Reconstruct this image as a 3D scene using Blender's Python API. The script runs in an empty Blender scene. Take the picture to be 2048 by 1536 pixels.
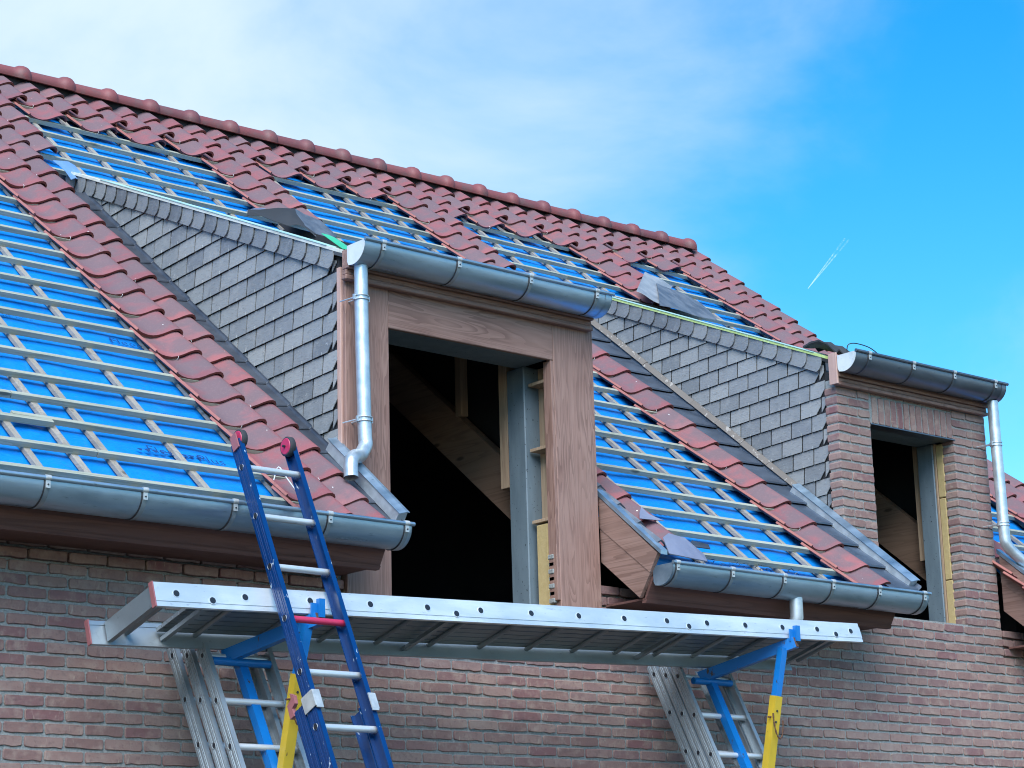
import bpy, bmesh, math, random
from mathutils import Vector, Matrix
random.seed(7)
R = math.radians
scene = bpy.context.scene
COL = scene.collection

# ------------------------------------------------------------------ camera
YAW, PITCH, ROLL, FPX = 0.71471693, 0.24899204, -0.02767241, 4380.0
CAM = Vector((-7.074, -9.6, 1.6))
fw = Vector((math.sin(YAW)*math.cos(PITCH), math.cos(YAW)*math.cos(PITCH), math.sin(PITCH)))
rt0 = Vector((math.cos(YAW), -math.sin(YAW), 0)); up0 = rt0.cross(fw)
rt = math.cos(ROLL)*rt0 + math.sin(ROLL)*up0
up = -math.sin(ROLL)*rt0 + math.cos(ROLL)*up0
cd = bpy.data.cameras.new('camera'); cam = bpy.data.objects.new('camera', cd); COL.objects.link(cam)
M3 = Matrix((rt, up, -fw)).transposed()
cam.matrix_world = Matrix.Translation(CAM) @ M3.to_4x4()
cd.sensor_width = 36.0; cd.lens = FPX/2048*36; cd.clip_start = 0.1; cd.clip_end = 20000
scene.camera = cam
def px_of(P):
    d = Vector(P)-CAM; z = d.dot(fw)
    return 1024+FPX*d.dot(rt)/z, 768-FPX*d.dot(up)/z

# ------------------------------------------------------------------ sky, sun, exposure
SUN_EL, SUN_AZ = R(46), R(-44)          # azimuth measured from -Y (towards the street) to +X
sun_dir = Vector((math.sin(SUN_AZ)*math.cos(SUN_EL), -math.cos(SUN_AZ)*math.cos(SUN_EL), math.sin(SUN_EL)))
w = bpy.data.worlds.new('World'); scene.world = w; w.use_nodes = True
nt = w.node_tree; nt.nodes.clear()
def N(t, **kw):
    n = nt.nodes.new(t)
    for k, v in kw.items(): setattr(n, k, v)
    return n
out = N('ShaderNodeOutputWorld'); bg = N('ShaderNodeBackground'); bg.inputs[1].default_value = 0.12
sky = N('ShaderNodeTexSky'); sky.sky_type = 'NISHITA'; sky.sun_disc = False
sky.sun_elevation = SUN_EL; sky.sun_rotation = math.atan2(sun_dir.x, sun_dir.y)
sky.air_density = 1.0; sky.dust_density = 0.3; sky.ozone_density = 3.0
hs = N('ShaderNodeHueSaturation'); hs.inputs['Hue'].default_value = 0.49; hs.inputs['Saturation'].default_value = 1.44; hs.inputs['Value'].default_value = 0.70
nt.links.new(sky.outputs[0], hs.inputs['Color'])
tc = N('ShaderNodeTexCoord')
mp = N('ShaderNodeMapping'); mp.inputs['Scale'].default_value = (1.0, 1.0, 1.35); mp.inputs['Location'].default_value = (0.3, 0.1, 0.2)
nz = N('ShaderNodeTexNoise'); nz.inputs['Scale'].default_value = 4.6; nz.inputs['Detail'].default_value = 7; nz.inputs['Roughness'].default_value = 0.55; nz.inputs['Distortion'].default_value = 0.35
nt.links.new(tc.outputs['Generated'], mp.inputs[0]); nt.links.new(mp.outputs[0], nz.inputs['Vector'])
# one broad cloud bank standing over the left end of the ridge
CB = (fw*FPX + rt*(420-1024) - up*(-60-768)*1.0).normalized()
dt = N('ShaderNodeVectorMath', operation='DOT_PRODUCT'); dt.inputs[1].default_value = CB
nt.links.new(tc.outputs['Generated'], dt.inputs[0])
mr = N('ShaderNodeMapRange'); mr.inputs[1].default_value = math.cos(R(20)); mr.inputs[2].default_value = math.cos(R(3)); mr.interpolation_type = 'SMOOTHSTEP'
nt.links.new(dt.outputs['Value'], mr.inputs[0])
ad = N('ShaderNodeMath', operation='MULTIPLY_ADD'); ad.inputs[1].default_value = 0.50
nt.links.new(mr.outputs[0], ad.inputs[0]); nt.links.new(nz.outputs[0], ad.inputs[2])
cr = N('ShaderNodeMapRange'); cr.inputs[1].default_value = 0.47; cr.inputs[2].default_value = 1.14; cr.interpolation_type = 'SMOOTHSTEP'
nt.links.new(ad.outputs[0], cr.inputs[0])
mx = N('ShaderNodeMix', data_type='RGBA')
nt.links.new(cr.outputs[0], mx.inputs[0]); nt.links.new(hs.outputs[0], mx.inputs[6]); mx.inputs[7].default_value = (2.2, 2.7, 3.15, 1)
nt.links.new(mx.outputs[2], bg.inputs[0]); nt.links.new(bg.outputs[0], out.inputs[0])

sl = bpy.data.lights.new('sun', 'SUN'); sl.energy = 1.85; sl.angle = R(50); sl.color = (0.94, 0.97, 1.0)
so = bpy.data.objects.new('sun', sl); COL.objects.link(so)
so.rotation_euler = sun_dir.to_track_quat('Z', 'Y').to_euler()
so.location = sun_dir*30
scene.view_settings.view_transform = 'Standard'; scene.view_settings.look = 'None'
scene.view_settings.gamma = 1.0; scene.view_settings.use_curve_mapping = False
scene.view_settings.exposure = 1.55
scene.cycles.pixel_filter_type = 'BLACKMAN_HARRIS'; scene.cycles.filter_width = 1.05; scene.cycles.max_bounces = 4; scene.cycles.use_adaptive_sampling = True; scene.cycles.adaptive_threshold = 0.02; scene.cycles.diffuse_bounces = 2; scene.cycles.glossy_bounces = 2

# ------------------------------------------------------------------ materials
MATS = {}
class G:
    """small node-graph helper for one material"""
    def __init__(s, name, rough=0.7, metal=0.0, spec=0.5):
        m = bpy.data.materials.new(name); m.use_nodes = True; MATS[name] = m; s.m = m; s.t = m.node_tree
        s.b = s.t.nodes['Principled BSDF']; s.b.inputs['Roughness'].default_value = rough; s.b.inputs['Metallic'].default_value = metal
        s.b.inputs['Specular IOR Level'].default_value = spec
    def n(s, t, **kw):
        n = s.t.nodes.new(t)
        for k, v in kw.items(): setattr(n, k, v)
        return n
    def l(s, a, b): s.t.links.new(a, b)
    def co(s, scale=(1, 1, 1), rnd=True, kind='Object', rot=(0, 0, 0)):
        c = s.n('ShaderNodeTexCoord'); mp = s.n('ShaderNodeMapping'); mp.inputs['Scale'].default_value = scale; mp.inputs['Rotation'].default_value = rot
        s.l(c.outputs[kind], mp.inputs[0])
        if rnd:
            oi = s.n('ShaderNodeObjectInfo'); mu = s.n('ShaderNodeMath', operation='MULTIPLY'); mu.inputs[1].default_value = 37.0
            s.l(oi.outputs['Random'], mu.inputs[0]); cb = s.n('ShaderNodeCombineXYZ')
            for i in range(3): s.l(mu.outputs[0], cb.inputs[i])
            ad = s.n('ShaderNodeVectorMath', operation='ADD'); s.l(mp.outputs[0], ad.inputs[0]); s.l(cb.outputs[0], ad.inputs[1]); return ad.outputs[0]
        return mp.outputs[0]
    def noise(s, v, scale, detail=4, rough=0.55, dist=0.0):
        n = s.n('ShaderNodeTexNoise'); n.inputs['Scale'].default_value = scale; n.inputs['Detail'].default_value = detail
        n.inputs['Roughness'].default_value = rough; n.inputs['Distortion'].default_value = dist; s.l(v, n.inputs['Vector']); return n.outputs[0]
    def rng(s, v, a, b, c=0.0, d=1.0, smooth=True):
        n = s.n('ShaderNodeMapRange'); n.inputs[1].default_value = a; n.inputs[2].default_value = b; n.inputs[3].default_value = c; n.inputs[4].default_value = d
        if smooth: n.interpolation_type = 'SMOOTHSTEP'
        s.l(v, n.inputs[0]); return n.outputs[0]
    def mix(s, f, a, b, mode='MIX'):
        n = s.n('ShaderNodeMix', data_type='RGBA', blend_type=mode)
        for i, v in ((0, f), (6, a), (7, b)):
            if isinstance(v, (int, float)): n.inputs[i].default_value = v
            elif isinstance(v, tuple): n.inputs[i].default_value = (*v, 1)
            else: s.l(v, n.inputs[i])
        return n.outputs[2]
    def math(s, op, a, b):
        n = s.n('ShaderNodeMath', operation=op)
        for i, v in ((0, a), (1, b)):
            if isinstance(v, (int, float)): n.inputs[i].default_value = v
            else: s.l(v, n.inputs[i])
        return n.outputs[0]
    def rand(s):
        oi = s.n('ShaderNodeObjectInfo'); ge = s.n('ShaderNodeNewGeometry')
        a = s.math('ADD', oi.outputs['Random'], ge.outputs['Random Per Island']); return s.math('FRACT', a, 0.0)
    def ramp(s, v, stops):
        n = s.n('ShaderNodeValToRGB'); e = n.color_ramp.elements
        while len(e) < len(stops): e.new(0.5)
        for i, (p, c) in enumerate(stops): e[i].position = p; e[i].color = (*c, 1)
        s.l(v, n.inputs[0]); return n.outputs[0]
    def base(s, c):
        if isinstance(c, tuple): s.b.inputs['Base Color'].default_value = (*c, 1)
        else: s.l(c, s.b.inputs['Base Color'])
    def bump(s, h, dist=0.002, st=0.6):
        n = s.n('ShaderNodeBump'); n.inputs['Strength'].default_value = st; n.inputs['Distance'].default_value = dist
        s.l(h, n.inputs['Height']); s.l(n.outputs[0], s.b.inputs['Normal'])
    def rough(s, v): s.l(v, s.b.inputs['Roughness'])

def speckle(g, v, scale=60, amount=0.72):
    """tiny pale droppings / lime spots"""
    n = g.noise(v, scale, 1, 0.3); return g.rng(n, amount, amount+0.03)

# brick
g = G('brick', 0.9); v = g.co((1, 1, 1)); r = g.rand()
c = g.ramp(r, [(0.0, (.215, .120, .106)), (.25, (.27, .160, .138)), (.5, (.30, .188, .160)), (.72, (.245, .155, .140)), (.88, (.215, .098, .098)), (1.0, (.315, .215, .178))])
n1 = g.noise(v, 14, 5, .6); c = g.mix(g.rng(n1, .45, .75, 0, .75), c, (.38, .275, .225))
n2 = g.noise(v, 45, 4, .6); c = g.mix(g.rng(n2, .5, .72, 0, .55), c, (.17, .10, .09))
v2 = g.co((6, 1, 1.5)); n3 = g.noise(v2, 9, 3, .5); c = g.mix(g.rng(n3, .64, .78, 0, .6), c, (.48, .38, .30))
geo = g.n('ShaderNodeNewGeometry'); n5 = g.noise(geo.outputs['Position'], 1.3, 5, .6, .4); c = g.mix(g.rng(n5, .50, .72, 0, .32), c, (.40, .33, .28)); c = g.mix(g.rng(n5, .48, .28, 0, .30), c, (.15, .10, .09))
g.base(c); g.bump(n2, .004, .7)
# mortar
g = G('mortar', 0.95); v = g.co(rnd=False); n1 = g.noise(v, 4, 5); n2 = g.noise(v, 90, 4, .7)
c = g.mix(n1, (.26, .275, .262), (.36, .365, .35)); c = g.mix(g.rng(n2, .35, .7, 0, .6), c, (.13, .135, .125))
n3 = g.noise(v, 22, 2, .4); c = g.mix(g.rng(n3, .76, .80), c, (.75, .75, .7)); g.base(c); g.bump(n2, .006, .8)
# fired clay roof tile, weathered on the upper faces
g = G('clay', 0.75, spec=.22); v = g.co((1, 1, 1)); r = g.rand()
c = g.ramp(r, [(0, (.31, .092, .098)), (.3, (.265, .080, .088)), (.55, (.36, .115, .115)), (.8, (.235, .078, .090)), (1, (.325, .13, .132))])
n1 = g.noise(v, 7.5, 4, .55, .4); tcx = g.n('ShaderNodeTexCoord'); sx = g.n('ShaderNodeSeparateXYZ'); g.l(tcx.outputs['Object'], sx.inputs[0])
bx_ = g.math('MULTIPLY', g.rng(sx.outputs[0], -.27, -.17), g.rng(sx.outputs[0], -.055, -.012, 1, 0)); by_ = g.math('MULTIPLY', g.rng(sx.outputs[1], .01, .09), g.rng(sx.outputs[1], .20, .34, 1, .45))
f0 = g.math('ADD', g.math('MULTIPLY', g.math('MULTIPLY', bx_, by_), .24), g.math('MULTIPLY', n1, 1.05)); f0 = g.math('ADD', f0, g.math('MULTIPLY', r, .10))
f = g.rng(f0, .48, .90, .12, .85)
c = g.mix(f, c, (.148, .112, .122)); n2 = g.noise(v, 70, 5, .7); c = g.mix(g.rng(n2, .5, .8, 0, .40), c, (.30, .20, .19))
c = g.mix(g.rng(g.noise(v, 190, 2, .5), .67, .76, 0, .5), c, (.09, .075, .07)); c = g.mix(speckle(g, v, 36, .815), c, (.8, .78, .74)); g.base(c); g.bump(n2, .002, .6)
g.rough(g.rng(n1, .3, .7, .62, .85))
g = G('clay_edge', 0.8); v = g.co(); c = g.mix(g.noise(v, 30), (.13, .045, .04), (.22, .075, .06)); g.base(c)
g = G('clay_fresh', 0.75); v = g.co(); c = g.mix(g.noise(v, 25), (.36, .125, .105), (.44, .165, .135)); g.base(c)
g = G('ridge_clay', 0.55, spec=.4); v = g.co(); r = g.rand(); n1 = g.noise(v, 9, 4)
c = g.ramp(r, [(0, (.20, .058, .060)), (.5, (.25, .072, .070)), (1, (.17, .056, .060))]); c = g.mix(g.rng(n1, .45, .7, 0, .6), c, (.15, .095, .088)); g.base(c); g.bump(g.noise(v, 60), .002, .5)
# slate
g = G('slate', 0.6, spec=.4); v = g.co((1, 1, 1)); r = g.rand()
c = g.ramp(r, [(0, (.145, .155, .168)), (.22, (.265, .27, .27)), (.45, (.20, .21, .222)), (.65, (.245, .25, .253)), (.85, (.315, .315, .308)), (1, (.17, .18, .195))])
n1 = g.noise(v, 11, 5, .6, .3); c = g.mix(g.rng(n1, .45, .75, 0, .55), c, (.30, .30, .295)); n2 = g.noise(g.co((1, 1.5, 6)), 16, 5, .65)
c = g.mix(g.rng(n2, .52, .75, 0, .6), c, (.10, .106, .115)); n3 = g.noise(v, 55, 3, .5, 1.5); c = g.mix(g.rng(n3, .64, .73, 0, .6), c, (.42, .42, .41)); g.base(c); g.bump(n2, .004, .7)
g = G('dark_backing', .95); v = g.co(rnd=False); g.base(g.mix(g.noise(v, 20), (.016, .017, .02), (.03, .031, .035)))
# sawn battens
def wood(name, ax, cols, rough=.75, fine=34, along=1.1, knots=True, ring=(.55, .95), bumpd=.0015, dist=.9):
    g = G(name, rough, spec=.3)
    sc = [fine*.32]*3; sc[ax] = along*.32
    v = g.co(tuple(sc)); d = g.noise(g.co(), 2.3, 3, .5); 
    n1 = g.noise(v, 3.2, 6, .62, .55)
    wv = g.n('ShaderNodeTexNoise'); wv.inputs['Scale'].default_value = 1.1; wv.inputs['Detail'].default_value = 2; wv.inputs['Distortion'].default_value = dist; g.l(v, wv.inputs['Vector'])
    ringv = g.math('FRACT', g.math('MULTIPLY', wv.outputs[0], 9.0), 0.0)
    f = g.rng(ringv, ring[0], ring[1], 0, .55)
    c = g.mix(g.rng(n1, .3, .72), cols[0], cols[1]); c = g.mix(f, c, cols[2]); c = g.mix(g.rng(d, .4, .7, 0, .5), c, cols[1])
    r = g.rand(); c = g.mix(g.math('MULTIPLY', r, .32), c, cols[2])
    if knots:
        vo = g.n('ShaderNodeTexVoronoi'); ks = [7.0]*3; ks[ax] = 2.2; g.l(g.co(tuple(ks)), vo.inputs['Vector']); vo.inputs['Scale'].default_value = 1.0
        c = g.mix(g.rng(vo.outputs['Distance'], .05, .13, .75, 0), c, tuple(x*.35 for x in cols[2]))
    g.base(c); g.bump(n1, bumpd, .6); return g
BAT = [(.32, .32, .245), (.44, .435, .35), (.19, .205, .155)]
wood('batten_wood', 0, BAT)
wood('counter_wood', 1, [(.29, .255, .21), (.38, .34, .29), (.19, .16, .13)])
BR = [(.265, .145, .113), (.36, .218, .174), (.135, .07, .054)]
wood('clad_x', 0, BR, .6, 24, 2.1, False, (.30, .95), dist=1.6); wood('clad_z', 2, BR, .6, 24, 2.1, False, (.30, .95), dist=1.6); wood('clad_y', 1, [(.235, .135, .105), (.33, .205, .165), (.13, .07, .055)], .6, 30, 1.0, False, (.35, .95))
wood('fascia_x', 0, [(.135, .062, .05), (.175, .085, .07), (.085, .042, .036)], .6, 26, 1.0, False)
wood('strip_z', 2, [(.50, .31, .25), (.60, .40, .33), (.38, .22, .18)], .65, 22, .8, False)
wood('timber_z', 2, [(.38, .26, .17), (.50, .36, .24), (.24, .15, .095)]); wood('timber_y', 1, [(.25, .15, .10), (.34, .215, .145), (.14, .08, .052)], .8, 20, 1.0)
wood('pale_y', 1, [(.55, .55, .48), (.68, .68, .62), (.40, .40, .34)], .7, 20, 1.0, False)
# bituminous blue-grey post inside the openings
g = G('sealed_post', .5); v = g.co((1, 1, .25), False); n1 = g.noise(v, 16, 5, .6); c = g.mix(n1, (.085, .12, .145), (.20, .255, .285)); c = g.mix(g.rng(g.noise(g.co(), 55, 2), .66, .72), c, (.03, .04, .05)); g.base(c); g.bump(n1, .002)
g = G('foam', .9); v = g.co(); g.base(g.mix(g.noise(v, 30, 4), (.42, .30, .12), (.58, .44, .22))); g.bump(g.noise(v, 60), .003)
# underlay membrane
g = G('membrane', .42, spec=.35); v = g.co(rnd=False); n1 = g.noise(v, 1.8, 4); n2 = g.noise(g.co((6, 1, 1), False), 7, 5, .6)
c = g.mix(n1, (.002, .185, .59), (.003, .232, .70)); c = g.mix(g.rng(n2, .58, .8, 0, .45), c, (.002, .13, .44)); nd = g.noise(v, 3.3, 6, .65, .5); c = g.mix(g.rng(nd, .52, .75, 0, .28), c, (.05, .27, .58)); c = g.mix(g.rng(g.noise(v, 24, 3, .6), .70, .76, 0, .4), c, (.10, .17, .30)); g.base(c); g.bump(g.noise(g.co((1, 2.2, 2.2), False), 9, 3, .5, .6), .03, .6)
g = G('print_ink', .6); g.base((.004, .045, .17))
# metals
def metal(name, a, b, rough=(.3, .55), met=.75, sc=5, dark=None, bd=.001, stretch=(1, 1, 1)):
    g = G(name, .4, met); v = g.co(stretch); n1 = g.noise(v, sc, 5, .6, .3); c = g.mix(g.rng(n1, .3, .7), a, b)
    n2 = g.noise(v, sc*9, 4, .6)
    if dark: c = g.mix(g.rng(n2, .62, .76, 0, .6), c, dark)
    g.base(c); g.rough(g.rng(n1, .25, .75, rough[0], rough[1])); g.bump(n2, bd, .35); return g
metal('zinc', (.26, .37, .47), (.42, .54, .64), (.26, .50), .75, 5, (.13, .18, .23), stretch=(.3, 1.6, 1.6))
metal('zinc_strap', (.27, .33, .38), (.38, .44, .48), (.35, .5), .6, 9, (.14, .18, .21))
metal('zinc_dark', (.125, .15, .19), (.20, .235, .28), (.3, .45), .7, 5, (.07, .09, .12), stretch=(.35, 1, 1))
metal('zinc_bright', (.62, .64, .62), (.75, .76, .73), (.45, .65), .15, 8, (.35, .38, .4))
metal('galvanised', (.50, .55, .58), (.66, .70, .72), (.32, .5), .65, 14, (.33, .37, .4))
metal('clip_metal', (.50, .51, .50), (.62, .62, .6), (.4, .6), .5, 20, (.25, .25, .25))
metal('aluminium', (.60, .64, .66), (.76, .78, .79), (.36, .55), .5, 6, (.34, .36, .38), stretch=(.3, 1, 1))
metal('aluminium_shaded', (.20, .23, .25), (.26, .295, .32), (.42, .55), .55, 3, (.16, .18, .195))  # for the plank's underside, its shade put into a darker metal colour
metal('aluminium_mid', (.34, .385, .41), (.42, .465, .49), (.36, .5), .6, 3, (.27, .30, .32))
metal('lead', (.045, .052, .068), (.085, .095, .115), (.35, .55), .35, 6, (.03, .034, .045))
metal('lead_blue', (.062, .082, .115), (.10, .125, .165), (.35, .55), .35, 5, (.04, .05, .07))
metal('lead_weathered', (.09, .105, .13), (.165, .185, .215), (.45, .65), .3, 5, (.34, .36, .39), stretch=(3, 1, 1))
metal('lead_pale', (.22, .235, .255), (.32, .335, .35), (.5, .7), .2, 6, (.52, .54, .55), stretch=(3, 1, 1))
metal('lead_lilac', (.17, .185, .26), (.22, .235, .31), (.5, .65), .1, 5)
# paints
def paint(name, a, chip, amt=.7, rough=.38, wear=28):
    g = G(name, rough); v = g.co(); n1 = g.noise(v, 5, 3); n2 = g.noise(g.co((1, 1, .35)), wear, 4, .6)
    c = g.mix(g.rng(n1, .3, .7, 0, .5), a, tuple(x*.72 for x in a)); c = g.mix(g.rng(n2, amt, amt+.04), c, chip); g.base(c); g.bump(n2, .001, .4)
paint('blue_paint', (.001, .036, .145), (.42, .50, .57), .665, .3, 34)
paint('sky_blue_paint', (.004, .165, .50), (.07, .05, .04), .66)
paint('yellow_paint', (.60, .40, .03), (.10, .06, .03), .70)
paint('pink_paint', (.55, .035, .10), (.4, .3, .3), .74)
paint('red_plastic', (.34, .12, .125), (.3, .1, .1), .75, .5)
paint('rubber_and_shade', (.035, .037, .042), (.08, .08, .08), .7, .8)
paint('rust', (.13, .06, .035), (.2, .1, .06), .6, .9)
paint('mint_foil', (.44, .66, .60), (.7, .75, .7), .68, .5); paint('green_foil', (.05, .52, .26), (.2, .6, .4), .72, .45)
paint('lime_foil', (.50, .62, .22), (.62, .70, .42), .62, .6)
paint('fillet', (.17, .145, .125), (.32, .29, .26), .60, .8)
paint('blue_scrap', (.16, .30, .52), (.3, .4, .6), .66, .55)
paint('white_wire', (.72, .72, .70), (.5, .5, .5), .7, .4); paint('wire_and_hole_black', (.02, .022, .028), (.05, .05, .05), .7, .4)
g = G('attic_shade', .95); v = g.co(rnd=False); g.base(g.mix(g.noise(v, 6), (.012, .012, .016), (.026, .025, .028)))  # near black: the gloom of the unlit attic is put into the colour
g = G('grass_soil', .95); v = g.co(rnd=False); n1 = g.noise(v, .6, 6, .6); g.base(g.mix(n1, (.035, .04, .022), (.07, .065, .045))); g.bump(g.noise(v, 8, 6), .05, .8)
g = G('vapour', .9); v = g.co((.02, .02, .02)); n1 = g.noise(v, 1.5, 4); tr = g.n('ShaderNodeBsdfTransparent'); ms = g.n('ShaderNodeMixShader')
g.base((.9, .93, .95)); gz = g.n('ShaderNodeTexCoord'); sz_ = g.n('ShaderNodeSeparateXYZ'); g.l(gz.outputs['Generated'], sz_.inputs[0]); g.l(g.math('ADD', g.rng(n1, .35, .7, .06, -.06), g.rng(sz_.outputs[2], 0, 1, .80, .97)), ms.inputs[0]); g.l(g.b.outputs[0], ms.inputs[1]); g.l(tr.outputs[0], ms.inputs[2]); g.l(ms.outputs[0], g.t.nodes['Material Output'].inputs[0])

# ------------------------------------------------------------------ mesh helpers
class MB:
    def __init__(s): s.v = []; s.f = []; s.sm = []; s.mi = []
    def add(s, vs, fs, smooth=False, mi=0):
        o = len(s.v); s.v += [tuple(p) for p in vs]
        for f in fs: s.f.append([i+o for i in f]); s.sm.append(smooth); s.mi.append(mi)
        return s
    def box(s, x0, x1, y0, y1, z0, z1, mi=0):
        vs = [(x, y, z) for z in (z0, z1) for y in (y0, y1) for x in (x0, x1)]
        return s.add(vs, [(0, 2, 3, 1), (4, 5, 7, 6), (0, 1, 5, 4), (2, 6, 7, 3), (0, 4, 6, 2), (1, 3, 7, 5)], False, mi)
    def hexa(s, p, mi=0):   # 8 points: bottom 4 (ccw), top 4
        return s.add(p, [(3, 2, 1, 0), (4, 5, 6, 7), (0, 1, 5, 4), (1, 2, 6, 5), (2, 3, 7, 6), (3, 0, 4, 7)], False, mi)
    def bar(s, a, b, wdt, hgt, upv=(0, 0, 1), mi=0, off=(0, 0)):
        a = Vector(a); b = Vector(b); d = (b-a).normalized(); u = Vector(upv); u = (u-d*u.dot(d)).normalized(); r = d.cross(u)
        q = [(-.5, -.5), (.5, -.5), (.5, .5), (-.5, .5)]
        vs = [p + r*((i*wdt)+off[0]) + u*((j*hgt)+off[1]) for p in (a, b) for i, j in q]
        return s.add(vs, [(3, 2, 1, 0), (4, 5, 6, 7), (0, 1, 5, 4), (1, 2, 6, 5), (2, 3, 7, 6), (3, 0, 4, 7)], False, mi)
    def tube(s, pts, rad, seg=12, caps=True, mi=0, smooth=True):
        pts = [Vector(p) for p in pts]; n = len(pts); rr = rad if isinstance(rad, (list, tuple)) else [rad]*n
        ref = Vector((0, 0, 1)) if abs((pts[1]-pts[0]).normalized().z) < .9 else Vector((1, 0, 0)); vs = []; u = None
        for i, p in enumerate(pts):
            d = (pts[min(i+1, n-1)]-pts[max(i-1, 0)]).normalized()
            u = (ref - d*ref.dot(d)).normalized() if u is None else (u - d*u.dot(d)).normalized()
            r = d.cross(u)
            vs += [p + (u*math.cos(t*2*math.pi/seg)+r*math.sin(t*2*math.pi/seg))*rr[i] for t in range(seg)]
        fs = [(i*seg+t, i*seg+(t+1) % seg, (i+1)*seg+(t+1) % seg, (i+1)*seg+t) for i in range(n-1) for t in range(seg)]
        s.add(vs, fs, smooth, mi)
        if caps: s.add(vs[:seg], [tuple(range(seg))[::-1]], False, mi); s.add(vs[-seg:], [tuple(range(seg))], False, mi)
        return s
    def prism(s, poly, ext, mi=0, smooth=False):    # poly: 3d points, ext: vector
        n = len(poly); e = Vector(ext); vs = [Vector(p) for p in poly]; vs += [p+e for p in vs]
        s.add(vs, [tuple(range(n))[::-1], tuple(range(n, 2*n))], False, mi)
        s.add(vs, [(i, (i+1) % n, n+(i+1) % n, n+i) for i in range(n)], smooth, mi); return s
    def sheet(s, rows, smooth=True, mi=0):          # rows: list of equally long point lists
        m = len(rows[0]); vs = [p for r in rows for p in r]
        return s.add(vs, [(i*m+j, i*m+j+1, (i+1)*m+j+1, (i+1)*m+j) for i in range(len(rows)-1) for j in range(m-1)], smooth, mi)
    def mesh(s, name, mats):
        me = bpy.data.meshes.new(name); me.from_pydata(s.v, [], s.f)
        for i, p in enumerate(me.polygons): p.use_smooth = s.sm[i]; p.material_index = s.mi[i]
        for m in (mats if isinstance(mats, (list, tuple)) else [mats]): me.materials.append(MATS[m])
        me.update(); return me
    def obj(s, name, mats, parent=None, fix=True):
        me = s.mesh(name, mats)
        if fix:
            bm = bmesh.new(); bm.from_mesh(me); bmesh.ops.recalc_face_normals(bm, faces=bm.faces); bm.to_mesh(me); bm.free()
        return place(name, me, parent)
def place(name, me, parent=None, mat=None):
    o = bpy.data.objects.new(name, me); COL.objects.link(o)
    if parent: o.parent = parent
    if mat is not None: o.matrix_local = mat
    return o
def tag(o, label=None, cat=None, group=None, kind=None):
    for k, val in (('label', label), ('category', cat), ('group', group), ('kind', kind)):
        if val: o[k] = val
    return o
def empty(name, loc=(0, 0, 0)):
    o = bpy.data.objects.new(name, None); COL.objects.link(o); o.location = loc; o.empty_display_size = .2; return o
def smooth_path(pts, n=6):
    pts = [Vector(p) for p in pts]; P = [pts[0]*2-pts[1]] + pts + [pts[-1]*2-pts[-2]]; o = []
    for i in range(1, len(P)-2):
        for k in range(n):
            t = k/n; a, b, c, d = P[i-1:i+3]
            o.append(.5*((2*b)+(c-a)*t+(2*a-5*b+4*c-d)*t*t+(3*b-a-3*c+d)*t**3))
    return o+[pts[-1]]
def clip_poly(poly, planes):   # 2d convex clip; plane (a,b,c): keep a*x+b*y<=c
    for a, b, c in planes:
        o = []
        for i in range(len(poly)):
            p, q = poly[i], poly[(i+1) % len(poly)]; dp = a*p[0]+b*p[1]-c; dq = a*q[0]+b*q[1]-c
            if dp <= 0: o.append(p)
            if (dp < 0) != (dq < 0) and dp != dq: t = dp/(dp-dq); o.append((p[0]+(q[0]-p[0])*t, p[1]+(q[1]-p[1])*t))
        poly = o
        if len(poly) < 3: return []
    return poly
def area2(p): return abs(sum(p[i][0]*p[(i+1) % len(p)][1]-p[(i+1) % len(p)][0]*p[i][1] for i in range(len(p))))/2

# roof frame: X along the eaves, s up the slope, h off the slope
TAN = .825; KK = math.sqrt(1+TAN*TAN); CS, SN = 1/KK, TAN/KK; Z0 = 4.25
def RP(X, s, h=0.0): return Vector((X, s*CS-h*SN, Z0+s*SN+h*CS))
ROOFM = Matrix(((1, 0, 0, 0), (0, CS, -SN, 0), (0, SN, CS, Z0), (0, 0, 0, 1)))
def rbox(mb, x0, x1, s0, s1, h0, h1, mi=0):
    return mb.hexa([RP(x0, s0, h0), RP(x1, s0, h0), RP(x1, s1, h0), RP(x0, s1, h0), RP(x0, s0, h1), RP(x1, s0, h1), RP(x1, s1, h1), RP(x0, s1, h1)], mi)
XL, XR = -5.2, 7.84          # house ends
SR = 6.15                    # slope length to the ridge
D1 = (0.0, 1.9); D2 = (4.21, 5.86)
S_TOP = 4.15                 # where the dormer roofs die into the main roof

# ------------------------------------------------------------------ ground
tag(MB().add([(-300, -300, 0), (300, -300, 0), (300, 300, 0), (-300, 300, 0)], [(0, 1, 2, 3)]).obj('ground', 'grass_soil'), kind='structure')

# ------------------------------------------------------------------ the house
house = tag(empty('brick_house'), 'red brick house with a half stripped pantile roof and two dormers', 'house')

# ---- wall: mortar body with the bricks on it
mw = MB(); ym = .008
def mort(x0, x1, z0, z1, y=ym, d=.11): mw.box(x0, x1, y, d, z0, z1)
mort(XL, XR-.15, 0, 3.335)
ZT = 3.463
for a, b in ((XL, 0), (1.9, 4.214)):
    mort(a, b, 3.335, ZT); mort(a, b, ZT, 3.66, .030)
mort(4.214, 5.856, 3.335, 3.683); mort(5.856, XR-.15, 3.335, ZT); mort(5.856, XR-.15, ZT, 3.66, .030)
mort(XR-.30, XR-.151, 0, 3.64, .111, 8.9)     # gable end
mort(XL, XL+.15, 0, 3.64, .111, 8.9)
wall = mw.obj('wall', 'mortar', house)

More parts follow.
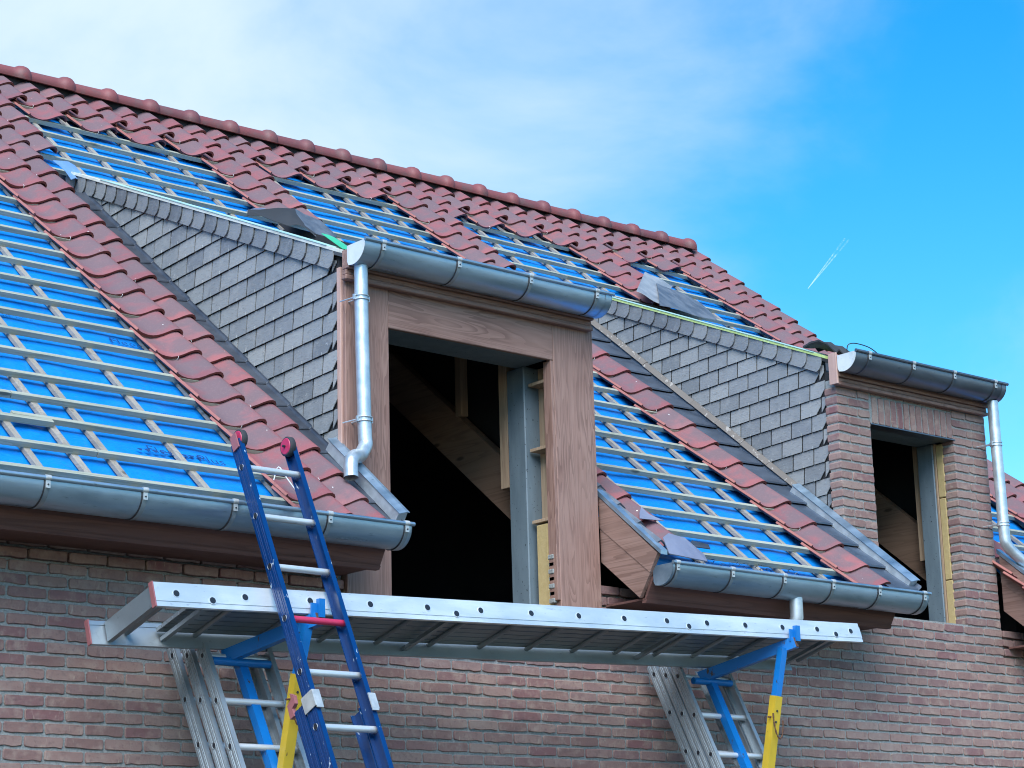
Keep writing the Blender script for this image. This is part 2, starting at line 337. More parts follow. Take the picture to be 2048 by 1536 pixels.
COURSE = .0656; ZB = 3.087; BP = .2225; BL, BH = .2115, .0515
def brick_mesh(i, L=BL, H=BH, D=.105):
    rnd = random.Random(100+i); m = MB(); ins = .0028
    def ring(dx, dz, y, jit):
        P = []
        xs = [-.5, -.47, -.2, .05, .3, .47, .5]
        top = [(-.47, .5), (-.1, .5), (.25, .5), (.47, .5)]; bot = [(.47, -.5), (.28, -.5), (.08, -.5), (-.13, -.5), (-.32, -.5), (-.47, -.5)]
        pts = top + [(.5, .33), (.5, -.33)] + bot + [(-.5, -.33), (-.5, .33)]
        return pts
    base = ring(0, 0, 0, 0); out = []
    for (a, b) in base:
        jz = (rnd.uniform(-.0035, .0045) if b == -.5 else rnd.uniform(-.0015, .001)); jx = rnd.uniform(-.0015, .0015)
        out.append((a*L+jx, b*H+jz))
    n = len(out); vs = []
    for sc_, y in ((1, 0), (2, .0045), (2, D)):
        for (x, z) in out:
            if sc_ == 1: x -= math.copysign(ins, x) if abs(x) > ins else 0; z -= math.copysign(ins, z)
            vs.append((x, y+(rnd.uniform(-.0008, .0008) if sc_ == 1 else 0), z))
    m.add(vs, [tuple(range(n))[::-1]])
    m.add(vs, [(k+j*n, k+(j+1)*n, (k+1) % n+(j+1)*n, (k+1) % n+j*n) for j in range(2) for k in range(n)])
    return m
bm_list = [brick_mesh(i) for i in range(14)]; brick_me = [b.mesh('brick', 'brick') for b in bm_list]
bricks = []      # (x0, x1, zc, sectionname)
def row_offset(j): return (-1.804 + (0 if j % 2 == 0 else BP/2)) % BP
jmin, jmax = -46, 35
for j in range(jmin, jmax):
    zc = ZB - COURSE/2 + j*COURSE
    if zc < 0.05: continue
    if zc > 5.25: break
    if zc < 3.335: iv = [(XL, XR-.15)]
    elif zc < 3.66: iv = [(XL, 0), (1.9, 5.86), (5.86, XR-.15)]
    elif zc < 3.683: iv = [(4.21, 5.86)]
    else: iv = [(4.21, 4.562), (5.467, 5.86)]
    for a, b in iv:
        if zc > 3.70:
            seq = (.2235, .128) if j % 2 else (.124, .2275)
            if a > 5: seq = (.165, .2275) if j % 2 else (.2275, .165)
            x = a
            for L in seq: bricks.append((x, min(x+L-.010, b), zc, 2)); x += L
        else:
            k = math.floor((a-row_offset(j))/BP)
            while True:
                x0 = row_offset(j)+k*BP; x1 = x0+BP-.011; k += 1
                if x0 >= b: break
                c0, c1 = max(x0, a), min(x1, b)
                if c1-c0 > .035: bricks.append((c0, c1, zc, 2 if (zc > 3.66) else 1))
# choose which bricks stand as single objects: the ones that show largest in view
def showing(b):
    x, z = (b[0]+b[1])/2, b[2]; u, vv = px_of((x, 0, z))
    if not (-20 < u < 2068 and -20 < vv < 1556): return -1
    if 1162+.06*(u-305) < vv < 1290+.036*(u-180) and 190 < u < 1700 and b[3] == 1: return -1     # behind the plank
    if b[3] == 1 and z > 3.53: return -1
    return (b[1]-b[0])*1e3/((Vector((x, 0, z))-CAM).length**2)*(1 if b[3] == 1 else 1.3)
order = sorted([b for b in bricks if showing(b) > 0], key=showing, reverse=True)
single = set(order[:262])
rest = {1: MB(), 2: MB()}
for i, b in enumerate(bricks):
    me_i = random.randrange(14); sx = (b[1]-b[0])/BL; flip = random.choice((1, -1)); cx = (b[0]+b[1])/2; dy = random.uniform(-.0018, .0018); dz = random.uniform(-.001, .001); rz = random.uniform(-.006, .006)
    T = Matrix.Translation((cx, dy, b[2]+dz)) @ Matrix.Rotation(rz, 4, 'Y') @ Matrix.Diagonal((sx, 1, 1, 1))
    if b in single: bricks[i] = (*b, T, me_i)
    else:
        src = bm_list[me_i]; rest[b[3]].add([T @ Vector(p) for p in src.v], src.f)
for b in bricks:
    if len(b) > 4 and b[3] == 1: place('brick', brick_me[b[5]], wall, b[4])
tag(rest[1].obj('bricks', 'brick', wall, False), kind='stuff')

# ---- roof: underlay membrane with battens, tiles, ridge
mem = MB()
def sag(X, s):
    return -.128 - .017*abs(math.sin((s+.505)/.28*math.pi))*abs(math.sin(X*math.pi/.47)) + .004*math.sin(X*7.3+s*3.1)*math.sin(s*9+X*2)
def panel(x0, x1, s0, s1):
    nx = max(2, int((x1-x0)/.075)); ns = max(2, int((s1-s0)/.07))
    mem.sheet([[RP(x0+(x1-x0)*i/nx, s0+(s1-s0)*j/ns, sag(x0+(x1-x0)*i/nx, s0+(s1-s0)*j/ns)) for i in range(nx+1)] for j in range(ns+1)])
SE = -.66
for a, b, s0, s1 in ((XL, D1[0], SE, SR), (D1[0], D1[1], S_TOP-.05, SR), (D1[1]+.06, D2[0], SE, SR), (D1[1], D1[1]+.06, .02, SR), (D2[0], D2[1], S_TOP-.05, SR), (D2[1]+.06, XR-.05, SE, SR), (D2[1], D2[1]+.06, .02, SR)): panel(a, b, s0, s1)
roof = mem.obj('roof', 'membrane', house, False)
sar = MB()
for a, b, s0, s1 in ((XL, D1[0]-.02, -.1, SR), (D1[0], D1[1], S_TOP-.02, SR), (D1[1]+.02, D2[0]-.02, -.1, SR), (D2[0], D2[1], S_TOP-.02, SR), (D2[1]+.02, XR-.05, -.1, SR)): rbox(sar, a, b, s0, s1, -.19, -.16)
sar.obj('roof_dark_layer', 'attic_shade', roof)  # unseen dark layer added under the membrane to keep the attic black
# rear slope
yr, zr = SR*CS, Z0+SR*SN
rs = MB(); rs.prism([(XL, yr, zr+.01), (XL, yr+SR*CS, Z0), (XL, yr+SR*CS, Z0-.12), (XL, yr, zr-.11)], (XR-XL, 0, 0)); rs.obj('rear_slope', 'clay', roof)
gab = MB(); gab.prism([(XR-.29, .12, 3.64), (XR-.29, yr, zr-.2), (XR-.29, 2*yr-.12, 3.64)], (.14, 0, 0)); gab.prism([(XL+.02, .12, 3.64), (XL+.02, yr, zr-.2), (XL+.02, 2*yr-.12, 3.64)], (.14, 0, 0)); gab.obj('gable', 'mortar', house)
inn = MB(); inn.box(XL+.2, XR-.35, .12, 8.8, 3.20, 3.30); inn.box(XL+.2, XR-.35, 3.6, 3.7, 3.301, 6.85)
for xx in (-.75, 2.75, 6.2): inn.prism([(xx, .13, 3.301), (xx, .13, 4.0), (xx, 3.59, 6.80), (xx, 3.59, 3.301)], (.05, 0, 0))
inn.obj('attic_dark_box', 'attic_shade', house)  # unseen floor and partitions, added so the openings look dark

# counter battens
def span(X):
    if D1[0]-.03 < X < D1[1]+.03 or D2[0]-.03 < X < D2[1]+.03: return (S_TOP-.02, SR-.05)
    return (-.60, SR-.05)
for X in (-4.6, -4.15, -3.7, -3.25, -2.8, -2.4, -2.02, -1.54, -1.065, -.60, .28, .62, 1.03, 1.45, 1.88, 2.42, 2.93, 3.14, 3.53, 4.05, 4.57, 4.98, 5.40, 5.95, 6.35, 6.75, 7.2, 7.6):
    a, b = span(X); m = MB(); rbox(m, X-.019, X+.019, a, b, -.126, -.104); m.obj('counter_batten', 'counter_wood', roof)
m = MB(); rbox(m, -1.775, -1.735, -.60, .66, -.126, -.104); m.obj('counter_batten', 'counter_wood', roof)
# battens
for n in range(0, 24):
    sb = -.507+.28*n
    ivs = [(XL, XR-.06)] if sb-.04 > S_TOP else [(XL, D1[0]-.015), (D1[1]+(.062 if n < 2 else .015), D2[0]-.015), (D2[1]+(.062 if n < 2 else .015), XR-.06)]
    for a, b in ivs:
        cuts = [a]
        if b-a > 4.5:
            x = a+2.2+((n*1.37) % 1.5)
            while x < b-1.0: cuts.append(x); x += 3.3+((n*.77) % .9)
        cuts.append(b)
        for i in range(len(cuts)-1):
            m = MB(); e = random.uniform(-.004, .004); t = random.uniform(-.006, .006)
            x0 = cuts[i]-(.0 if i == 0 else random.choice((0, .0, .22))); lift = 0 if x0 == cuts[i] else .0
            ds = .036 if x0 != cuts[i] else 0
            m.hexa([RP(x0, sb-.033+e+ds, -.1035), RP(cuts[i+1]-.004, sb-.033+e+t, -.1035), RP(cuts[i+1]-.004, sb+e+t, -.1035), RP(x0, sb+e+ds, -.1035),
                    RP(x0, sb-.033+e+ds, -.072), RP(cuts[i+1]-.004, sb-.033+e+t, -.072), RP(cuts[i+1]-.004, sb+e+t, -.072), RP(x0, sb+e+ds, -.072)])
            m.obj('batten', 'batten_wood', roof)

# roof tiles (single-lap pantiles)
PROF = [(-.300, -.038), (-.290, -.050), (-.262, -.060), (-.225, -.066), (-.190, -.065), (-.155, -.055), (-.120, -.036), (-.090, -.016), (-.060, .000), (-.036, .005), (-.016, .000), (-.003, -.015), (0, -.030)]
def tile_mesh(L, seed):
    rnd = random.Random(seed); m = MB(); th = .017
    drop = .031
    def P(x, h, s): return (x + .004*math.sin(s*5+seed), s, h - drop*s/.36)
    nseg = 3
    m.sheet([[P(x, h, L*i/nseg) for x, h in PROF] for i in range(nseg+1)])
    lip = [P(x, h, 0) for x, h in PROF]; low = [P(x, h-th, .004) for x, h in PROF]
    m.sheet([low, lip], True, 1)
    lowb = [P(x, h-th, L) for x, h in PROF]
    m.sheet([lowb, low], True, 1)
    for i, mi in ((0, 2), (-1, 1)):
        a, b = PROF[i]; m.add([P(a, b, 0), P(a, b, L), P(a, b-th, L), P(a, b-th, .004)], [(0, 1, 2, 3)], False, mi)
    # hanging nib and side interlock bead
    m.add([P(-.300, -.036, 0), P(-.300, -.036, L), P(-.306, -.050, L), P(-.306, -.050, .004)], [(0, 1, 2, 3)], False, 2)
    return m.mesh('roof_tile', ['clay', 'clay_edge', 'clay_fresh'])
tile_me = [tile_mesh(.36, s) for s in range(5)]; tile_top = [tile_mesh(.245, 11+s) for s in range(3)]; tile_end = [tile_mesh(.36, s) for s in (21, 22)]
PIT = .2152
def crest_x(k): return -.345+PIT*k
rows_of = {}
for k in range(-1, 39):
    nmin = 22 if k % 2 else 21
    if k in (0, 1, 36, 37, 38): nmin = 0
    if k == 2: nmin = 18
    if k in (11, 12, 20, 21, 29, 30): nmin = 17
    rows_of[k] = list(range(nmin, 24))
rows_of[12] += list(range(0, 6)); rows_of[20] += list(range(-1, 17)); rows_of[30] += list(range(-1, 4))
for k in (0, 1, 36, 37, 38): rows_of[k].insert(0, -1)
tcount = 0
for k, rows in rows_of.items():
    for n in rows:
        jit = Matrix.Rotation(random.uniform(-.012, .012), 4, 'Z') @ Matrix.Rotation(random.uniform(-.01, .01), 4, 'Y')
        me = random.choice(tile_top) if n == 23 else random.choice(tile_me)
        place('roof_tile', me, roof, ROOFM @ Matrix.Translation((crest_x(k)+random.uniform(-.004, .004), (-.538+.28*n if n >= 0 else -.745)+random.uniform(-.006, .006), random.uniform(0, .003))) @ jit); tcount += 1
# storm hooks at the tile lips
hk = MB(); hk.tube([(0, .002, -.022), (0, -.007, -.004), (.002, -.003, .004), (.005, .018, .004)], .0016, 5); hook_me = hk.mesh('tile_hook', 'white_wire')
for k, rows in rows_of.items():
    for n in rows:
        if n < 23 and (k+n*2) % 3 == 0 and k >= 0:
            place('tile_hook', hook_me, roof, ROOFM @ Matrix.Translation((crest_x(k)-.155+random.uniform(-.01, .01), -.540+.28*n, -.058)))
# ridge tiles
def ridge_mesh():
    m = MB(); L = .385; rows = []
    prof = [(0, .066), (.06, .067), (.22, .070), (.272, .072), (.284, .082), (.302, .091), (.33, .095), (.360, .091), (.378, .080), (.388, .071)]
    A = [R(a) for a in range(-24, 205, 12)]
    def ringp(x, r_, o=0): return [(x, -math.cos(t)*r_*1.12, math.sin(t)*r_*(1.0)+o) for t in A]
    m.sheet([ringp(x, r_) for x, r_ in prof])
    x, r_ = prof[-1]; m.sheet([ringp(x, r_), ringp(x-.002, r_-.02)], False, 1)
    a = [(x, *(ringp(x, r_)[0][1:])) for x, r_ in prof]; b = [(p[0], p[1]+.016, p[2]) for p in a]; m.sheet([a, b], False, 1)
    return m.mesh('ridge_tile', ['ridge_clay', 'clay_edge'])
rme = ridge_mesh(); nr = 0; x = 7.755-.388
while x > -1.2:
    place('ridge_tile', rme, roof, Matrix.Translation((x, yr, zr-.018+random.uniform(-.003, .003))) @ Matrix.Rotation(random.uniform(-.006, .006), 4, 'Y')); x -= .382
m = MB(); m.box(XL, XR-.1, yr-.03, yr+.03, zr-.12, zr-.02); m.obj('ridge_board', 'dark_backing', roof)

# print on the underlay
def print_text(body, X, s, size, rot=0.0):
    cu = bpy.data.curves.new('membrane_print', 'FONT'); cu.body = body; cu.size = size; cu.extrude = 0.0004; cu.offset = -.0012; cu.materials.append(MATS['print_ink'])
    tmp = bpy.data.objects.new('tmp', cu); COL.objects.link(tmp); dg = bpy.context.evaluated_depsgraph_get(); me = bpy.data.meshes.new_from_object(tmp.evaluated_get(dg)); bpy.data.objects.remove(tmp); bpy.data.curves.remove(cu); me.name = 'membrane_print'
    o = bpy.data.objects.new('membrane_print', me); COL.objects.link(o); o.parent = roof
    o.matrix_local = ROOFM @ Matrix.Translation((X, s, -.120)) @ Matrix.Rotation(rot, 4, 'Z'); o['kind'] = 'stuff'; return o
print_text('Fleece Plus', -1.235, -.065, .105, -.10); print_text('Fleece Plus', -.835, 1.345, .105, -.10); print_text('Fleece Plus', -2.60, -.01, .105, -.10)
m = MB()
for (x0, s0, cnt) in ((-1.52, .62, 30), (-1.50, .335, 30), (-1.05, .63, 26), (-1.02, .40, 24), (-2.0, .95, 20), (-1.52, 1.46, 18), (2.2, .35, 24), (2.65, .62, 24), (3.0, .95, 14)):
    for q in range(3):
        for i in range(cnt):
            if random.random() < .25: continue
            xx = x0+i*.014; ss = s0+q*.021+random.uniform(-.002, .002); ll = random.uniform(.005, .012); hh = random.uniform(.003, .007)
            m.add([RP(xx, ss, -.1195), RP(xx+ll, ss, -.1195), RP(xx+ll, ss+hh, -.1195), RP(xx, ss+hh, -.1195)], [(0, 1, 2, 3)])
for (x0, s0) in ((-1.30, -.045), (2.35, .10), (3.1, .13)):
    for i in range(9):
        xx = x0+i*.045; m.add([RP(xx, s0, -.1192), RP(xx+.02, s0-.03, -.1192), RP(xx+.04, s0, -.1192)], [(0, 1, 2)])
tag(m.obj('membrane_marks', 'print_ink', roof, False), kind='stuff')

# ------------------------------------------------------------------ dormers
VS = .4425                     # dormer roof slope
def build_cheek(dorm, X, front, zf, name):
    """slated cheek facing -X; polygon in (Y,Z) between roof line, verge line and the front edge"""
    vt = lambda y: zf+VS*y                  # underside of verge course
    planes = [(-1, 0, -front), (-VS, 1, zf+.02), (TAN, -1, -(Z0-.085))]
    H, W, SL = .1145, .1925, -.05
    sl = MB()
    jz = -40
    hooks = MB()
    for j in range(0, 26):
        zbase = 4.0+.062+j*H
        for i in range(-1, 17):
            y0 = front-.055 + i*W + (W/2 if j % 2 else 0); g_ = .0058
            yA, yB = y0+g_, y0+W-g_
            zlo = lambda y: zbase+SL*y; zhi = lambda y: zbase+H*1.0+SL*y
            poly = [(yA, zlo(yA)), (yB, zlo(yB)), (yB, zhi(yB)-.003), (yA, zhi(yA)-.003)]
            p = clip_poly(poly, planes)
            if len(p) < 3 or area2(p) < .0012: continue
            if i <= 0 and yA < front+.11:                       # chamfered corner of the front column
                yc = max(yA, front); zc_ = zlo(yc)
                p = clip_poly(p, [(-.8, -.6, -(.8*(yc)+.6*(zc_)+.030))])
                if len(p) < 3: continue
            dx = random.uniform(-.001, .001)
            def X3(y, z): t = (z-zlo(y))/H; return (X-.017*(1-t)-.006*t+dx, y, z)
            m = MB(); P = [X3(y, z) for y, z in p]; n = len(P); P += [(q[0]+.0055, q[1], q[2]) for q in P]
            m.add(P, [tuple(range(n)), tuple(range(n, 2*n))[::-1]] + [(a, (a+1) % n, n+(a+1) % n, n+a) for a in range(n)])
            m.obj('slate', 'slate', dorm)
            if i >= 0 and area2(p) > .01:
                yh = y0+W*.5; zh = zlo(yh); hooks.box(X-.0195, X-.0172, yh-.0016, yh+.0016, zh-.003, zh+.016)
    tag(hooks.obj('slate_hooks', 'clip_metal', dorm), kind='stuff')
    # verge course of scalloped slates
    c, s = 1/math.sqrt(1+VS*VS), VS/math.sqrt(1+VS*VS)
    ztop = zf+.075
    def UV(u, v_, x): return (x, front+u*c+v_*s*.0, ztop+VS*front+u*s-v_)        # u up the verge, v straight down
    pitch = .1475; cnt = int((3.02-front)/c/pitch)
    for i in range(cnt+1):
        u1 = (i+1)*pitch; u0 = i*pitch
        edge = [(0, 0), (.002, .03), (.010, .062), (.030, .092), (.062, .116)]           # leading (lower) edge, bulging towards the eave
        poly = [(u0+a-.012, b) for a, b in edge] + [(u1+.075, .116), (u1+.04, .0)]
        if i == cnt: poly = [(u0+a-.012, b) for a, b in edge] + [(u1, .10), (u1+.02, .04), (u1-.02, .0)]
        m = MB(); P = []
        for u, b in poly:
            t = (u-u0)/pitch; P.append(UV(u, b, X-.040+.013*min(max(t, 0), 1.5)-.0*b))
        n = len(P); P += [(q[0]+.006, q[1], q[2]) for q in P]
        m.add(P, [tuple(range(n)), tuple(range(n, 2*n))[::-1]] + [(a, (a+1) % n, n+(a+1) % n, n+a) for a in range(n)])
        m.obj('verge_slate', 'slate', dorm)
    # deck edge above the verge
    m = MB(); y1 = 3.05
    m.prism([(X-.042, front-.05, ztop+VS*(front-.05)+.001), (X-.042, y1, ztop+VS*y1+.001), (X-.042, y1, ztop+VS*y1+.020), (X-.042, front-.05, ztop+VS*(front-.05)+.020)], (.10, 0, 0)); m.obj('deck_edge', name, dorm)
    m = MB(); m.prism([(X-.046, front+.05, ztop+VS*(front+.05)+.0205), (X-.046, y1-.4, ztop+VS*(y1-.4)+.0205), (X-.046, y1-.4, ztop+VS*(y1-.4)+.026), (X-.046, front+.05, ztop+VS*(front+.05)+.026)], (.12, 0, 0)); m.obj('deck_foil', 'mint_foil', dorm)

def cheek_body(m, X, t, yf, zf):
    y1 = (zf-(Z0-.3))/(TAN-VS)
    poly = [(X, yf, Z0-.25+TAN*yf), (X, y1, Z0-.3+TAN*y1), (X, yf, zf+VS*yf)]
    m.prism(poly, (t, 0, 0))
def dormer_roof(m, x0, x1, z, yf=.06, yb=3.2, t=.11):
    m.prism([(x0, yf, z+VS*yf), (x0, yb, z+VS*yb), (x0, yb, z+VS*yb-t), (x0, yf, z+VS*yf-t)], (x1-x0, 0, 0))

# ---- dormer one, timber clad
ZV = 5.345
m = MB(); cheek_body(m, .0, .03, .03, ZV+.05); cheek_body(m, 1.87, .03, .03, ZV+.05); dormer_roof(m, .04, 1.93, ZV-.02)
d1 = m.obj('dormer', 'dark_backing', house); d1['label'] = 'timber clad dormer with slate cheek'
build_cheek(d1, 0.0, .036, ZV, 'pale_y')
def bevel_box(x0, x1, y0, y1, z0, z1, mat, name, parent, b=.004):
    bm = bmesh.new(); bmesh.ops.create_cube(bm, size=1)
    for v_ in bm.verts: v_.co = Vector((x0 if v_.co.x < 0 else x1, y0 if v_.co.y < 0 else y1, z0 if v_.co.z < 0 else z1))
    if b: bmesh.ops.bevel(bm, geom=bm.edges[:], offset=b, segments=1, affect='EDGES')
    me = bpy.data.meshes.new(name); bm.to_mesh(me); bm.free(); me.materials.append(MATS[mat]); return place(name, me, parent)
bevel_box(.0, .308, -.030, -.002, 3.30, 5.30, 'clad_z', 'corner_post', d1)
bevel_box(1.57, 1.9, -.030, .035, 3.30, 5.30, 'clad_z', 'corner_post', d1)
bevel_box(-.012, .012, -.0012, .034, 4.15, 5.335, 'strip_z', 'corner_strip', d1, .002)
bevel_box(.014, .30, -.001, .05, 3.30, 5.30, 'timber_z', 'post_core', d1)
bevel_box(.3085, 1.5695, -.028, .0, 5.02, 5.30, 'clad_x', 'lintel_board', d1)
bevel_box(-.028, 1.868, -.078, -.031, 5.243, 5.272, 'clad_x', 'moulding', d1, .005)
bevel_box(-.022, 1.862, -.070, -.031, 5.273, 5.305, 'clad_x', 'moulding', d1, .004)
bevel_box(-.022, 1.862, -.094, -.031, 5.306, 5.42, 'clad_x', 'fascia', d1)
bevel_box(.31, 1.57, .001, .30, 5.035, 5.14, 'sealed_post', 'head_beam', d1)
bevel_box(.03, .31, .052, .40, 3.30, 5.30, 'sealed_post', 'jamb_post', d1)
# right jamb seen from inside
bevel_box(1.548, 1.569, -.027, .044, 3.55, 5.018, 'clad_z', 'jamb_lining', d1, .002)
for i in range(11): bevel_box(1.542+.006*(i % 2), 1.5685, .0, .05, 3.36+i*.044, 3.36+i*.044+.028, 'mortar', 'jamb_tooth', d1, .004)
bevel_box(1.66, 1.70, .05, .22, 3.36, 5.03, 'timber_z', 'stud', d1, .002)
for zz in (4.92, 4.508, 4.063): bevel_box(1.565, 1.659, .052, .205, zz-.02, zz, 'timber_z', 'noggin', d1, .002)
bevel_box(1.57, 1.64, .075, .175, 3.36, 4.03, 'foam', 'insulation', d1, .006)
bevel_box(1.545, 1.70, .222, .385, 3.30, 5.034, 'sealed_post', 'jamb_post', d1, .006)
bevel_box(1.55, 1.66, .392, .47, 4.3, 5.2, 'timber_z', 'stud', d1, .003)
bevel_box(1.70, 1.76, 1.02, 1.08, 4.90, 5.75, 'timber_z', 'stud', d1, .003)
m = MB(); rbox(m, 1.72, 1.79, -.05, 4.0, -.45, -.175); m.obj('rafter', 'timber_y', d1)
bevel_box(.0, 1.9, -.028, .2, 3.33, 3.36, 'timber_z', 'sill', d1)

# ---- dormer two, brick front
ZV2 = ZV+.005
m = MB(); cheek_body(m, 4.232, .03, .125, ZV2+.05); cheek_body(m, 5.82, .03, .12, ZV2+.05); dormer_roof(m, 4.24, 5.88, ZV2-.02)
d2 = m.obj('dormer', 'dark_backing', house); d2['label'] = 'brick fronted dormer with slate cheek'
build_cheek(d2, 4.232, .112, ZV2, 'lime_foil')
m = MB(); m.box(4.2165, 4.556, ym, .1, 3.683, 5.30); m.box(5.473, 5.854, ym, .1, 3.683, 5.30); m.box(4.5565, 5.4725, ym, .1, 5.035, 5.30); m.obj('brick_front', 'mortar', d2)
for b in bricks:
    if len(b) > 4 and b[3] == 2: place('brick', brick_me[b[5]], d2, b[4])
if rest[2].v: tag(rest[2].obj('bricks', 'brick', d2, False), kind='stuff')
ns = 13; pw = (5.467-4.575)/ns
for i in range(ns):   # soldier course over the opening
    T = Matrix.Translation((4.575+pw*(i+.5), random.uniform(-.001, .001), 5.128)) @ Matrix.Rotation(R(90)+random.uniform(-.02, .02), 4, 'Y') @ Matrix.Diagonal(((.192)/BL, 1, 1.03*.0545/.0545, 1))
    place('brick', random.choice(brick_me), d2, T)
for i in range(5):
    x0 = 4.575+i*.1785; place('brick', random.choice(brick_me), d2, Matrix.Translation((x0+.087, 0, 5.258)) @ Matrix.Diagonal((.168/BL, 1, .8, 1)))
bevel_box(4.555, 5.48, -.006, .10, 5.021, 5.029, 'zinc_dark', 'lintel_plate', d2, .001)
bevel_box(4.18, 5.842, -.045, -.004, 5.245, 5.270, 'clad_x', 'moulding', d2, .004)
bevel_box(4.185, 5.838, -.038, -.004, 5.271, 5.30, 'clad_x', 'moulding', d2, .004)
bevel_box(4.185, 5.838, -.055, -.004, 5.301, 5.44, 'clad_x', 'fascia', d2)
bevel_box(4.168, 4.184, -.052, .02, 5.25, 5.47, 'strip_z', 'verge_end', d2, .002)
bevel_box(4.56, 5.47, .11, .33, 5.03, 5.13, 'sealed_post', 'head_beam', d2)
bevel_box(5.455, 5.60, .19, .335, 3.66, 5.028, 'sealed_post', 'jamb_post', d2, .006)
bevel_box(5.462, 5.60, .172, .188, 3.66, 5.028, 'timber_z', 'stud', d2, .002)
bevel_box(5.50, 5.60, .345, .41, 4.2, 5.1, 'timber_z', 'stud', d2, .002)
for z0, z1, dy in ((3.69, 4.02, .0), (4.025, 4.62, .006), (4.626, 5.02, .002)): bevel_box(5.468, 5.56, .105+dy, .170, z0, z1, 'foam', 'insulation', d2, .005)
bevel_box(4.43, 4.556, .11, .33, 3.66, 5.03, 'sealed_post', 'jamb_post', d2, .006)
m = MB(); rbox(m, 5.62, 5.69, -.05, 4.0, -.43, -.13); m.obj('rafter', 'timber_y', d2)

# ------------------------------------------------------------------ flashings along the dormer cheeks
fl = bpy.data.objects.new('flashing', None); COL.objects.link(fl); fl.parent = house
for n in range(-1, 15):       # stepped lead at dormer one, close against the cheek
    s0 = -.505+.28*n; m = MB()
    a_ = [RP(-.150, s0, -.040), RP(-.09, s0, -.030), RP(-.034, s0, -.024), RP(-.026, s0, -.012), RP(-.024, s0, -.004)]
    b_ = [RP(-.150, s0+.31, -.050), RP(-.09, s0+.31, -.041), RP(-.034, s0+.31, -.035), RP(-.026, s0+.31, -.023), RP(-.024, s0+.31, -.014)]
    m.sheet([a_, b_], False); m.sheet([[p-Vector((0, 0, .008)) for p in a_], a_], False); m.obj('lead_soaker', 'lead', fl, False)
for n in range(-1, 15):       # wide lead soakers at dormer two
    s0 = -.505+.28*n; m = MB(); w0, w1 = 3.905, 4.198; hh = -.002
    top = [RP(w0, s0, -.010+hh), RP(w0+.07, s0, -.002+hh), RP(w1-.06, s0, .0+hh), RP(w1-.015, s0, .004+hh), RP(w1, s0, .025)]
    up_ = [RP(w0, s0+.30, -.036), RP(w0+.07, s0+.30, -.028), RP(w1-.06, s0+.30, -.026), RP(w1-.015, s0+.30, -.022), RP(w1, s0+.30, .0)]
    m.sheet([top, up_], False); m.sheet([[p-Vector((0, 0, .012)) for p in top], top], False); m.obj('lead_soaker', 'lead_blue', fl, False)
for i in range(9):            # mortar-grey fillet strips at the foot of the second cheek
    s0 = .55+.31*i; m = MB(); e = random.uniform(0, .006)
    m.prism([RP(4.172, s0, .008+e), RP(4.200, s0, .040+e), RP(4.212, s0, .038+e), RP(4.205, s0, .0)], RP(0, .308, 0)-RP(0, 0, 0)); m.obj('fillet_strip', 'fillet', fl)
m = MB(); m.prism([RP(-.062, -.72, -.03), RP(-.058, -.72, .030), RP(-.006, -.72, .042), RP(-.002, -.72, -.03)], RP(0, .80, 0)-RP(0, 0, 0)); m.obj('zinc_upstand', 'galvanised', fl)
m = MB(); m.prism([RP(-.064, -.73, .032), RP(-.02, -.73, .046), RP(.000, -.73, .046), RP(.000, -.73, .042), RP(-.02, -.73, .042), RP(-.062, -.73, .028)], RP(0, .83, 0)-RP(0, 0, 0)); m.obj('zinc_cap', 'zinc', fl)
m = MB(); m.prism([RP(4.135, -.74, -.02), RP(4.138, -.74, .030), RP(4.195, -.74, .045), RP(4.205, -.74, -.02)], RP(0, 1.26, 0)-RP(0, 0, 0)); m.obj('zinc_upstand', 'galvanised', fl)
m = MB(); m.prism([RP(4.132, -.75, .031), RP(4.195, -.75, .050), RP(4.208, -.75, .049), RP(4.208, -.75, .044), RP(4.195, -.75, .045), RP(4.134, -.75, .026)], RP(0, 1.28, 0)-RP(0, 0, 0)); m.obj('zinc_cap', 'zinc', fl)

# ------------------------------------------------------------------ eaves boxes and gutters
def eaves(x0, x1, dz, left_end=False, right_side=True):
    e = MB(); poly = [(x0, -.425, 3.685+dz), (x0, -.352, 3.562+dz), (x0, -.335, 3.560+dz), (x0, -.405, 3.70+dz)]
    e.prism(poly, (x1-x0, 0, 0)); o = e.obj('eaves', 'fascia_x', house)
    m = MB(); m.prism([(x0+.001, -.362, 3.565+dz), (x0+.001, -.349, 3.545+dz), (x0+.001, -.315, 3.545+dz), (x0+.001, -.325, 3.565+dz)], (x1-x0-.002, 0, 0)); m.obj('fascia_bead', 'fascia_x', o)
    m = MB(); m.box(x0+.002, x1-.002, -.334, -.001, 3.562+dz, 3.575+dz); m.obj('soffit', 'fascia_x', o)
    m = MB(); m.prism([(x1-.012, -.42, 3.69+dz), (x1-.012, -.338, 3.564+dz), (x1-.012, .0, 3.576+dz), (x1-.012, .0, 4.12)], (.012, 0, 0)); m.obj('box_end', 'clad_y', o)
    if left_end:
        X = x0-.030
        m = MB(); m.prism([(X, -.006, 4.215), (X, -.495, 3.795), (X, -.425, 3.690), (X, -.006, 4.02)], (.03, 0, 0)); m.obj('side_board', 'clad_y', o)
        m = MB(); m.prism([(X+.004, -.006, 4.018), (X+.004, -.424, 3.688), (X+.004, -.328, 3.552), (X+.004, -.006, 3.812)], (.026, 0, 0)); m.obj('side_board', 'clad_y', o)
        m = MB(); a = Vector((X-.004, .012, 4.235)); b = Vector((X-.004, -.527, 3.785)); d = Vector((0, .018, -.022))
        m.prism([a, b, b+Vector((0, -.002, .026)), a+Vector((0, 0, .034))], (.055, 0, 0)); m.obj('zinc_cap', 'zinc', o)
    return o
